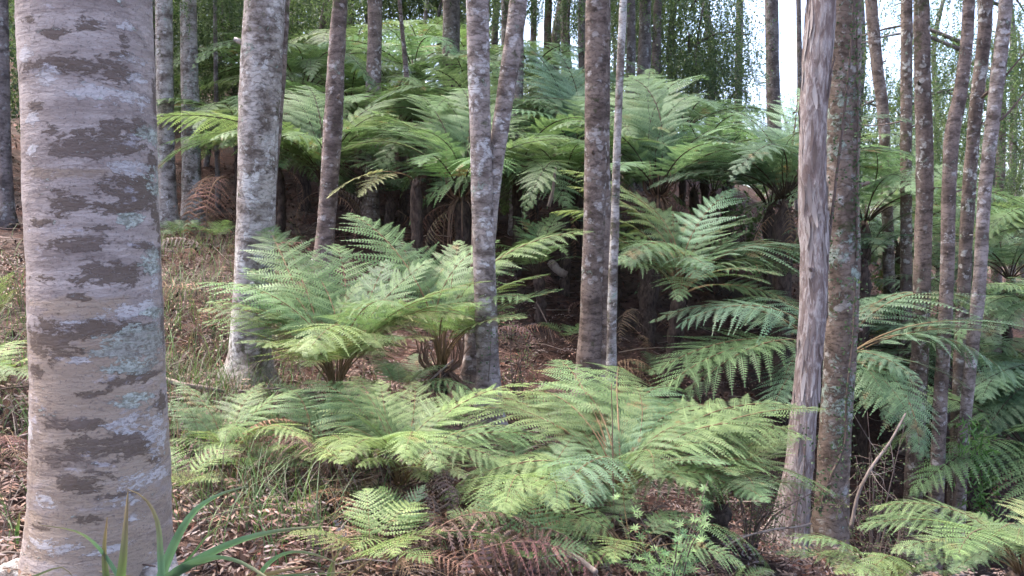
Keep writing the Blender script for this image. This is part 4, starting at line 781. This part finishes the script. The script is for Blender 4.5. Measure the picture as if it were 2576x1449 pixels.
ZONES = [('withered brown frond heaped under the foreground ferns, bottom middle', 22, (1000, 1420), (1230, 1450), (3.3, 4.0)), ('withered grey-brown frond in the heap left of the yellow-green fern', 12, (640, 900), (1060, 1260), (3.9, 4.6)),
   ('dry brown frond lying on the slope between the big and lichened trunks', 10, (430, 640), (620, 900), (6.0, 9.5)), ('dead frond in the shaded hollow under the tree ferns', 14, (900, 1800), (600, 900), (7.6, 9.6))]
for zi, (lb, n_, xr, yr, dr) in enumerate(ZONES):
    g = np.random.default_rng(900 + zi)
    for k in range(n_):
        A = P(g.uniform(*xr), np.mean(yr), g.uniform(*dr)); A = G(A[0], A[1]) + [0, 0, .05]; an = g.uniform(0, 6.28); ln = g.uniform(.35, .7)
        B = A + [math.cos(an) * ln, math.sin(an) * ln * .7, 0]; B[2] = gz([B[:2]])[0] + g.uniform(.0, .10)
        e = empty('dead_frond', A, lb, 'dead frond', ['dead fronds under the foreground ferns', 'dead fronds left of the yellow-green fern', 'dead fronds on the left slope', 'dead fronds in the hollow'][zi])
        place_frond(e, A, A, B, 'dead', k + zi, jit(BROWN[(k + zi) % 4], g), 1.3, g.normal() * .6, name='blade')

SEEDL = [((640, 1240, 4.3), 'fresh', 'young fern sprouting left of the heap of grey-brown fronds'), ((440, 1240, 3.8), 'lime', 'young fern against the right side of the big trunk'), ((450, 600, 11), 'mid', 'young fern at the foot of the two pale trunks'), ((545, 610, 10.4), 'fresh', 'young fern beside the hanging dead fronds'), ((1000, 930, 5.9), 'cool', 'dark young fern in the gap right of the bare brown stalks'), ((1060, 900, 6.4), 'mid', 'shaded young fern left of the skirted stump'), ((1430, 800, 8.2), 'mid', 'mossy young fern in the dark hollow'), ((1660, 880, 8.0), 'cool', 'young fern between the dark fern trunks'), ((1290, 1430, 3.4), 'mid', 'young fern at the bottom edge under the large fern'), ((930, 1440, 3.3), 'lime', 'young fern at the bottom edge behind the second sedge clump'), ((2380, 1330, 5.5), 'cool', 'young fern at the foot of the right-hand trunks'), ((1700, 1010, 6.6), 'mid', 'young fern below the pale-fronded tree fern'), ((700, 640, 9.5), 'dark', 'shaded fern in the hollow right of the lichened trunk')]
for (c, cl, lb) in SEEDL:
    g_ = G(*P(*c)[:2]); u_, w_ = g_[0] / g_[1], 0
    e = fern('young_fern', lb, c, 'small', cl, n=7, rad=.34, zr=(.1, .3), r=.02)

# ------------------------------------------------------------------ litter, twigs, grass
def in_view(n, g, y0, y1, pw=1.6):
    y = y0 + (y1 - y0) * g.random(n) ** pw; x = g.uniform(-.72, .72, n) * y; return np.stack([x, y], 1)
def litter():
    g = np.random.default_rng(31); n = 85000; xy = in_view(n, g, 2.0, 17, 1.5); keep = (np.sin(xy[:, 0] * 3.1 + 2 * np.sin(xy[:, 1] * 1.7)) + np.sin(xy[:, 1] * 4.3 + xy[:, 0]) + g.normal(size=n) * .9) > -1.0; xy = xy[keep]; n = len(xy); b = np.column_stack([xy, gz(xy) + g.random(n) * .05])
    d = rdir(n, g) * [1, 1, .35]; d = unit(d); w = unit(np.cross(d, unit(rdir(n, g) * .45 + [0, 0, 1.])))
    far = .7 + xy[:, 1] / 12
    V, F = kites(b, d, w, g.uniform(.02, .10, n) * g.uniform(.6, 1, n) * far, g.uniform(.007, .024, n) * far, g.uniform(-.5, .8, n)[:, None])
    pal = np.array([(.17, .07, .048), (.12, .06, .05), (.17, .09, .065), (.09, .055, .052), (.125, .085, .075), (.155, .10, .085), (.10, .07, .068), (.18, .07, .042)])
    c = pal[g.integers(0, len(pal), n)] * (.16 + .66 * g.random((n, 1)) ** 1.7)
    o = obj('leaf_litter', quads('leaf_litter', V, F, M['litter'], colr=np.repeat(c, 4, 0))); tag(o, 'red-brown fallen leaves strewn over the forest floor', 'leaf litter', kind='stuff')
    mb = MB()
    n = 1500; xy = in_view(n, g, 2.2, 12, 1.3); zz = gz(xy)
    for k in range(n):
        a = g.uniform(0, 6.28); L = g.uniform(.08, .4) * (.7 + xy[k, 1] / 14); t = np.array([math.cos(a), math.sin(a), g.normal() * .15]); p0 = np.array([*xy[k], zz[k] + .02 + g.random() * .04])
        p2 = p0 + t * L; p2[2] = max(p2[2], gz([p2[:2]])[0] + .01) if k % 3 == 0 else p2[2]
        c = np.array([(.15, .10, .085), (.22, .17, .15), (.09, .06, .05), (.30, .23, .19)][k % 4]) * g.uniform(.7, 1.2)
        mb.add(*tube([p0, (p0 + p2) / 2 + g.normal(size=3) * L * .06, p2], [.004, .0035, .002] * np.array(g.uniform(.6, 1.6)), 4, ends=False), c)
    o = obj('fallen_twigs', mb.mesh('fallen_twigs', M['litter'])); tag(o, 'thin dry twigs scattered on the forest floor', 'twigs', kind='stuff')
    mb = MB(); n = 3200                                  # shed brown fern leaflets, in fans
    xy = in_view(n, g, 2.6, 9, 1.2); zz = gz(xy)
    dd = rdir(n, g) * [1, 1, .3]; dd = unit(dd)
    for k in range(n):
        m_ = 7; s = np.linspace(0, .22, m_)[:, None]; b = np.array([*xy[k], zz[k] + .03]) + dd[k] * s + [0, 0, .05] * np.sin(s / .22 * 3.1)
        sd = np.cross(dd[k], [0, 0, 1.]); 
        for sg in (-1, 1):
            V, F = kites(b, np.tile(unit(sd * sg + dd[k] * .4 - np.array([0, 0, .4])), (m_, 1)), np.tile(dd[k], (m_, 1)), .05 * (1 - s[:, 0] * 2.5), .013)
            mb.add(V, F, np.array([(.21, .125, .09), (.15, .095, .08), (.26, .185, .15), (.19, .15, .14)][k % 4]) * (.7 + .5 * ((k * 7919) % 97) / 97))
    o = obj('fern_debris', mb.mesh('fern_debris', M['litter'])); tag(o, 'shed brown fern leaflets lying in the litter', 'fern debris', kind='stuff')
litter()

def grass():
    g = np.random.default_rng(41); mb = MB()
    spots = [((500, 880, 6.2), 1.0, 420), ((540, 720, 8), 1.1, 420), ((470, 1000, 5.2), .8, 320), ((40, 900, 5.5), .9, 320), ((60, 760, 7), 1.0, 300), ((470, 680, 9.5), 1.1, 260), ((560, 1120, 4.8), .5, 110), ((760, 1370, 3.6), .4, 110), ((640, 1300, 3.7), .4, 120), ((50, 1300, 3.3), .25, 50), ((850, 1290, 4.), .5, 60), ((480, 1150, 4.5), .4, 120)]
    spots += [((500, 800, 7), 1.2, 500), ((460, 900, 5.8), .9, 420), ((540, 1050, 5.0), .7, 260), ((30, 820, 6.2), 1.0, 380), ((440, 640, 10), 1.2, 300), ((700, 1290, 3.9), .5, 140), ((60, 1050, 4.3), .5, 160)]
    for (sp, rad, n) in spots:
        c = P(*sp)
        for k in range(n):
            x, y = c[0] + g.normal() * rad * .55, c[1] + g.normal() * rad * .6; p = G(x, y)
            a = g.uniform(0, 6.28); L = g.uniform(.12, .5); bend = g.uniform(.4, 1.6); o_ = np.array([math.cos(a), math.sin(a), 0])
            s = np.linspace(0, 1, 5)[:, None]; q = p + np.array([0, 0, 1.]) * L * (s - .38 * bend * s ** 2.2) + o_ * L * .75 * bend * s ** 1.6
            w = np.cross(o_, [0, 0, 1.]) * (.0035 * (1 - s * .9)); V = np.vstack([q - w, q + w])
            F = [[i, i + 1, i + 6, i + 5] for i in range(4)]
            cl = np.array([(.07, .125, .04), (.09, .14, .05), (.075, .125, .045), (.10, .15, .06), (.12, .092, .072), (.085, .062, .052), (.13, .102, .082)][g.integers(0, 7)]) * g.uniform(.7, 1.2)
            mb.add(V, F, cl)
    o = obj('grass', mb.mesh('grass', M['grass'])); tag(o, 'thin green and straw-coloured grass on the left slope', 'grass', kind='stuff')
grass()

# ------------------------------------------------------------------ sedge in the foreground
def sedge(name, label, blades, foot):
    b0 = G(*P(*foot)[:2]); e = empty(name, b0, label, 'sedge'); g_ = np.random.default_rng(len(blades) * 7)
    blades = list(blades) + [([(foot[0] + g_.uniform(-60, 60), 1560, foot[2]), (foot[0] + g_.uniform(-120, 120), 1480, foot[2]), (foot[0] + g_.uniform(-220, 220), g_.uniform(1400, 1500), foot[2] + g_.uniform(-.1, .2))], .004, [(.10, .18, .08), (.20, .15, .09), (.11, .19, .10)][q % 3]) for q in range(7 if foot[1] > 1500 else 3)]
    for k, (pts, w, c) in enumerate(blades):
        w *= 1.6
        p = [P(*q) for q in pts]; g0 = np.array([p[0][0] * .5 + b0[0] * .5, p[0][1] * .5 + b0[1] * .5, 0]); g0[2] = gz([g0[:2]])[0] - .02
        q = spline([g0] + p, 26); T = unit(np.gradient(q, axis=0)); s = np.linspace(0, 1, 26)
        wv = unit(np.cross(T, unit(q - EYE)) * .8 + np.cross(T, [0, 0, 1.]) * .5) * (w * np.minimum(1, .6 + s * 2) * np.maximum(.10, 1 - np.maximum(0, s - .55) ** 1.5 * 3))[:, None]
        nn = np.cross(T, unit(wv)) * w * .35
        V = np.vstack([q - wv, q + nn, q + wv]) - b0; F = [[i, i + 1, i + 27, i + 26] for i in range(25)] + [[i + 26, i + 27, i + 53, i + 52] for i in range(25)]
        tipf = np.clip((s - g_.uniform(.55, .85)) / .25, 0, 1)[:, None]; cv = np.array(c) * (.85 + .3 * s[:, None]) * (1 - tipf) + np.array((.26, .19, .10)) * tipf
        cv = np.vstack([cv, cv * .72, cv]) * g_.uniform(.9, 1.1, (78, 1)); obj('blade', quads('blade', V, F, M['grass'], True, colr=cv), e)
CG, CB, CD = (.10, .19, .06), (.11, .20, .115), (.06, .12, .045)
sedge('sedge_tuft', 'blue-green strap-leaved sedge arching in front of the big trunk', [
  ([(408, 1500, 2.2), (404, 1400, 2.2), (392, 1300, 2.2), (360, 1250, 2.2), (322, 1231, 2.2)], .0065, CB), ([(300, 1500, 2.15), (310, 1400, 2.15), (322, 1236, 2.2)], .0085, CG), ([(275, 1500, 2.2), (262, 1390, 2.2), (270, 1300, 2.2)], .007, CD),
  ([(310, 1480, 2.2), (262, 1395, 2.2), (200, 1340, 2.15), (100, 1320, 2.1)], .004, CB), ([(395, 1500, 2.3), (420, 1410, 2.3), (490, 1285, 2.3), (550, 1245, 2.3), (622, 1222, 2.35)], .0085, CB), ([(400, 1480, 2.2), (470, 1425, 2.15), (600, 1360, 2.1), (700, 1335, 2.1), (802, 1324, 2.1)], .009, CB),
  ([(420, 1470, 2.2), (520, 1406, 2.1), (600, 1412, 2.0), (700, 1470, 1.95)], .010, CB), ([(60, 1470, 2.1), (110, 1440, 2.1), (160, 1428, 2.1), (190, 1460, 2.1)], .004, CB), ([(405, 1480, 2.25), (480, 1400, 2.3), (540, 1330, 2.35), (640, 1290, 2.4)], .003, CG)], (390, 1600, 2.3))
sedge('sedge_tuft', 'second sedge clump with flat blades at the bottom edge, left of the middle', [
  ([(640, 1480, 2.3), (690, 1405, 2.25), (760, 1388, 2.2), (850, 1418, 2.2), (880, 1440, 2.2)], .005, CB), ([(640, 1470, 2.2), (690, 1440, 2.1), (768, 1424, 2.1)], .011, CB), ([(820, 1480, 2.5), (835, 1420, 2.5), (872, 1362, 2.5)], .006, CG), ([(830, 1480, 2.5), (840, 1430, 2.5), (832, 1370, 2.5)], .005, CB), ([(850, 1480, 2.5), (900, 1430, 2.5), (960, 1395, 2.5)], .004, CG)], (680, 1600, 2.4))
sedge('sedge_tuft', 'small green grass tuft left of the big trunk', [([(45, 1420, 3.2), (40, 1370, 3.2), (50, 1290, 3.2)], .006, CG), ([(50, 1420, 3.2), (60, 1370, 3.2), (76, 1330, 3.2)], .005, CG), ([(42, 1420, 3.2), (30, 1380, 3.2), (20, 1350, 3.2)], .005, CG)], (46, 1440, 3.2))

# ------------------------------------------------------------------ shrubs and climbers
def twig_shrub(name, label, foot, h, spread, n, leaf, pal, seed, twigc='twig', droop=.1, cat='shrub'):
    g = np.random.default_rng(seed); b = G(*P(*foot)[:2]); e = empty(name, b, label, cat); L = MB()
    for k in range(n):
        a = g.uniform(0, 6.28); hh = h * g.uniform(.5, 1); s0 = np.array([0, 0, -.03]); en = np.array([math.cos(a) * spread * g.random(), math.sin(a) * spread * g.random(), hh])
        q = spline([s0, en * [.4, .4, .55] + g.normal(size=3) * .03, en], 12); mb = MB(); mb.add(*tube(q, np.linspace(.007, .0015, 12), 5))
        for t in range(9):
            i = g.integers(3, 12); d = unit(rdir(1, g)[0] * [1, 1, .5]); ln = g.uniform(.06, .22); q2 = spline([q[i], q[i] + d * ln * .5 + [0, 0, .01], q[i] + d * ln - [0, 0, droop * ln]], 6); mb.add(*tube(q2, np.linspace(.0025, .001, 6), 4))
            m_ = int(3 + ln * 40); j = g.integers(1, 6, m_); bb = q2[j] + g.normal(size=(m_, 3)) * .012; dd = rdir(m_, g)
            V, F = kites(bb, dd, unit(np.cross(dd, rdir(m_, g))), leaf * g.uniform(.7, 1.3, m_), leaf * .7, .1, .5); L.add(V, F, np.repeat(np.asarray(pal)[g.integers(0, len(pal), m_)], 4, 0))
        obj('stem', mb.mesh('stem', M[twigc]), e)
    o = obj('foliage', L.mesh('foliage', M['leaf']), e)
    return e
SM = [(.14, .18, .08), (.20, .22, .11), (.10, .15, .07)]
twig_shrub('twiggy_shrub', 'fine twiggy small-leaved shrub right of the lichen-covered trunk', (2190, 1420, 5.3), 1.15, .45, 9, .018, SM, 1)
twig_shrub('twiggy_shrub', 'sparse small-leaved shrub behind the forked trunk', (1300, 990, 6.4), .75, .28, 6, .018, SM, 2)
twig_shrub('twiggy_shrub', 'low small-leaved shrub at the foot of the fused twin trunk', (1550, 1040, 6.3), .45, .25, 5, .016, SM, 3)
twig_shrub('twiggy_shrub', 'twiggy small-leaved shrub low between the large fern and the peeling trunk', (1880, 1470, 4.7), .55, .5, 8, .016, SM, 4)
twig_shrub('twiggy_shrub', 'bare twiggy shrub low in front of the right-hand trunks', (2230, 1500, 4.6), .5, .3, 6, .014, SM, 5)
twig_shrub('leafy_bush', 'bright green leafy bush in the gap behind the dark fern trunks', (1880, 640, 13.5), 1.4, .9, 14, .06, PAL_L, 6)
twig_shrub('leafy_bush', 'bright green leafy bush right of the lichen-covered trunk, far back', (2260, 760, 12), 1.3, .9, 14, .06, [(.10, .20, .04), (.13, .22, .05)], 7)

def star_shrub():
    g = np.random.default_rng(9); b = G(*P(1690, 1500, 3.5)[:2]); e = empty('star_leaved_shrub', b, 'slender shrub with star-shaped whorls of narrow green leaves in front of the large fern', 'shrub'); L = MB()
    for k in range(13):
        T = P(g.uniform(1540, 1810), g.uniform(1200, 1440), 3.5 + g.uniform(-.3, .3)) - b; s0 = np.array([g.normal() * .04, g.normal() * .04, -.03])
        q = spline([s0, T * .5 + [0, 0, .05], T], 14); mb = MB(); mb.add(*tube(q, np.linspace(.005, .0015, 14), 5))
        obj('stem', mb.mesh('stem', M['twig']), e)
        for j in range(5, 14, 2):
            for rep in range(2):
                c = q[j] + (g.normal(size=3) * .035 if rep else 0); m_ = 8; th = np.linspace(0, 6.28, m_, endpoint=False) + g.uniform(0, 1); ax = unit(np.array([g.normal() * .4, g.normal() * .4 - .3, 1.])); u_ = unit(np.cross(ax, [1., 0, 0])); v_ = np.cross(ax, u_)
                dd = unit(np.cos(th)[:, None] * u_ + np.sin(th)[:, None] * v_ + ax * .25); V, F = kites(np.tile(c, (m_, 1)), dd, unit(np.cross(dd, ax)), g.uniform(.022, .036, m_), .0065)
                L.add(V, F, np.array([(.13, .22, .085), (.10, .19, .085), (.16, .25, .10)][g.integers(0, 3)]) * g.uniform(.8, 1.2))
    obj('foliage', L.mesh('foliage', M['leaf']), e)
star_shrub()

def climber(name, label, pts, d0, leaf, n, pal, seed, rad, spread, narrow=.7, hang=0.):
    g = np.random.default_rng(seed); q = spline([P(*p) for p in pts], 60); b = q[-1].copy(); e = empty(name, b, label, 'climber')
    obj('vine', quads('vine', *tube(q - b, np.linspace(rad * .5, rad, 60), 6, .1), M['twig'], True), e)
    i = g.integers(0, 60, n); bb = q[i] - b + g.normal(size=(n, 3)) * [spread, .012, .02]; bb[:, 1] -= .02
    dd = rdir(n, g); dd[:, 1] -= .4; dd[:, 2] -= hang; dd = unit(dd); V, F = kites(bb, dd, unit(np.cross(dd, rdir(n, g))), leaf * g.uniform(.6, 1.3, n), leaf * narrow, .1, .5)
    o = obj('leaves', quads('leaves', V, F, M['leaf'], colr=np.repeat(np.asarray(pal)[g.integers(0, len(pal), n)] * g.uniform(.7, 1.3, (n, 1)), 4, 0)), e); o['kind'] = 'stuff'
CL = [(.06, .11, .045), (.08, .13, .06), (.05, .09, .04), (.10, .15, .07)]
climber('climbing_vine', 'thin vine winding diagonally up the lichen-covered trunk', [(2150, -40, 5.62), (2140, 130, 5.62), (2118, 330, 5.6), (2100, 480, 5.6), (2082, 640, 5.65), (2078, 800, 5.68)], 5.6, .022, 300, CL, 1, .012, .05)
climber('climbing_vine', 'small-leaved climber up the right side of the lichen-covered trunk', [(2152, 700, 5.72), (2146, 850, 5.72), (2130, 1000, 5.7), (2124, 1120, 5.7), (2090, 1200, 5.66), (2062, 1290, 5.66)], 5.6, .024, 420, CL, 2, .011, .045)
climber('climbing_vine', 'sparse leafy climber on the right edge of the upper lichened trunk', [(2155, 40, 5.8), (2158, 260, 5.8), (2156, 450, 5.8), (2155, 650, 5.8)], 5.6, .024, 300, CL, 3, .008, .025)
climber('climbing_vine', 'leaf sprigs climbing the foot of the peeling trunk', [(2030, 1060, 5.42), (2020, 1200, 5.4), (2000, 1300, 5.38), (1990, 1420, 5.36)], 5.4, .022, 110, CL, 4, .006, .05)
climber('hanging_climber', 'bright green narrow-leaved climber hanging beside the rightmost leaning trunk', [(2440, 1050, 6.9), (2455, 1130, 6.85), (2470, 1200, 6.85), (2460, 1300, 6.9)], 6.9, .085, 330, [(.09, .19, .05), (.12, .22, .06)], 5, .008, .07, .2, .7)
climber('climbing_vine', 'tiny leaves climbing the foot of the forked trunk', [(1236, 820, 5.78), (1233, 900, 5.78), (1228, 960, 5.78)], 5.8, .02, 40, CL, 6, .004, .03)
climber('climbing_vine', 'green leaf line climbing the white-spotted trunk', [(2330, 780, 7.0), (2334, 900, 7.0), (2326, 1050, 7.0), (2300, 1170, 7.0)], 7.0, .022, 120, CL, 7, .006, .02)

# ------------------------------------------------------------------ branches, logs, stems
def stick(name, label, pts, r0, r1, mat, twigs=0, seed=0, cat='branch', rough=.1, sides=8):
    g = np.random.default_rng(seed); q = spline([P(*p) for p in pts], 24); b = q[-1].copy(); mb = MB(); mb.add(*tube(q - b, np.linspace(r0, r1, 24), sides, rough, True, seed))
    e = empty(name, b, label, cat); obj('limb', mb.mesh('limb', M[mat], True), e)
    for k in range(twigs):
        i = g.integers(4, 22); d = unit(rdir(1, g)[0] * [1, .5, .8]); ln = g.uniform(.1, .35); q2 = spline([q[i] - b, q[i] - b + d * ln * .5 + rdir(1, g)[0] * .03, q[i] - b + d * ln], 8)
        obj('twig', quads('twig', *tube(q2, np.linspace(min(r0, r1) * .45, .0012, 8), 5), M[mat], True), e)
    return e
stick('dead_branch', 'pale broken dead branch leaning between the lichen-covered and spotted trunks', [(2278, 1040, 5.3), (2240, 1110, 5.25), (2190, 1180, 5.2), (2160, 1240, 5.2), (2140, 1330, 5.2)], .006, .013, 'pale_wood', 9, 1)
stick('fallen_branch', 'thin pale twig crossing in front of the peeling trunk foot', [(1790, 1400, 4.0), (1850, 1360, 4.0), (1930, 1335, 4.1), (2010, 1325, 4.3), (2040, 1318, 4.4)], .004, .006, 'pale_wood', 6, 2)
stick('short_log', 'short pale broken log under the large fern', [(1175, 1320, 3.8), (1215, 1300, 3.85), (1240, 1290, 3.9)], .03, .026, 'pale_wood', 0, 3, 'log', .2)
stick('pale_log', 'pale log lying on the shaded slope behind the forked trunk', [(1388, 660, 9.6), (1405, 680, 9.5), (1425, 692, 9.5)], .05, .04, 'pale_wood', 0, 4, 'log', .2)
stick('fallen_branch', 'pale branch lying on the slope between the big trunk and the lichened trunk', [(415, 955, 5.4), (460, 968, 5.4), (510, 975, 5.5), (570, 985, 5.6)], .02, .012, 'pale_wood', 2, 5)
stick('fallen_branch', 'dark stick lying level behind the low light green fern', [(600, 985, 5.3), (700, 978, 5.3), (790, 988, 5.3)], .009, .006, 'twig', 1, 6)
stick('fallen_branch', 'grey stick running right from the foot of the big trunk', [(470, 1345, 3.4), (530, 1305, 3.5), (600, 1280, 3.6), (625, 1275, 3.6)], .008, .005, 'twig', 3, 7)
stick('dry_stem', 'thin upright reddish dead stem in front of the large fern', [(1538, 965, 3.9), (1541, 1100, 3.9), (1543, 1250, 3.9), (1546, 1400, 3.9), (1548, 1500, 3.9)], .002, .005, 'dead_stalk', 3, 8, 'stem', .05, 5)
stick('fallen_branch', 'slanting grey twig at the bottom edge, left of the star-leaved shrub', [(1395, 1440, 3.4), (1310, 1390, 3.5), (1250, 1360, 3.6)], .006, .008, 'twig', 6, 9)
stick('fallen_branch', 'greyish broken branch in the hollow below the large fern', [(1390, 1385, 3.5), (1440, 1400, 3.4), (1500, 1440, 3.3)], .02, .012, 'pale_wood', 5, 10)
stick('fallen_branch', 'slanting dead stick on the shaded slope left of the fused trunk', [(1350, 760, 8.6), (1375, 810, 8.4), (1395, 870, 8.1)], .008, .006, 'twig', 1, 11)
stick('dead_branch', 'thin leaning stick in front of the brown-skirted fern stump', [(1140, 905, 5.5), (1090, 950, 5.5), (1050, 990, 5.5), (1045, 1030, 5.5)], .005, .008, 'pale_wood', 1, 12)
stick('dead_branch', 'broken pale stick leaning in the dark hollow left of the fused trunk', [(1398, 420, 8.6), (1390, 480, 8.6), (1380, 520, 8.6)], .012, .02, 'pale_wood', 0, 13)
stick('side_branch', 'dark bare branch slanting at the upper right edge', [(2580, 230, 7.0), (2530, 290, 7.05), (2490, 320, 7.1)], .006, .014, 'twig', 3, 14)
stick('side_branch', 'lower dark bare branch at the upper right edge', [(2580, 130, 7.0), (2530, 190, 7.1), (2470, 245, 7.6)], .006, .014, 'twig', 4, 15)
stick('side_branch', 'thin level dead twig between the lichen-covered and spotted trunks', [(2150, 312, 8.8), (2200, 316, 8.9), (2270, 305, 9.1)], .004, .008, 'twig', 1, 16)
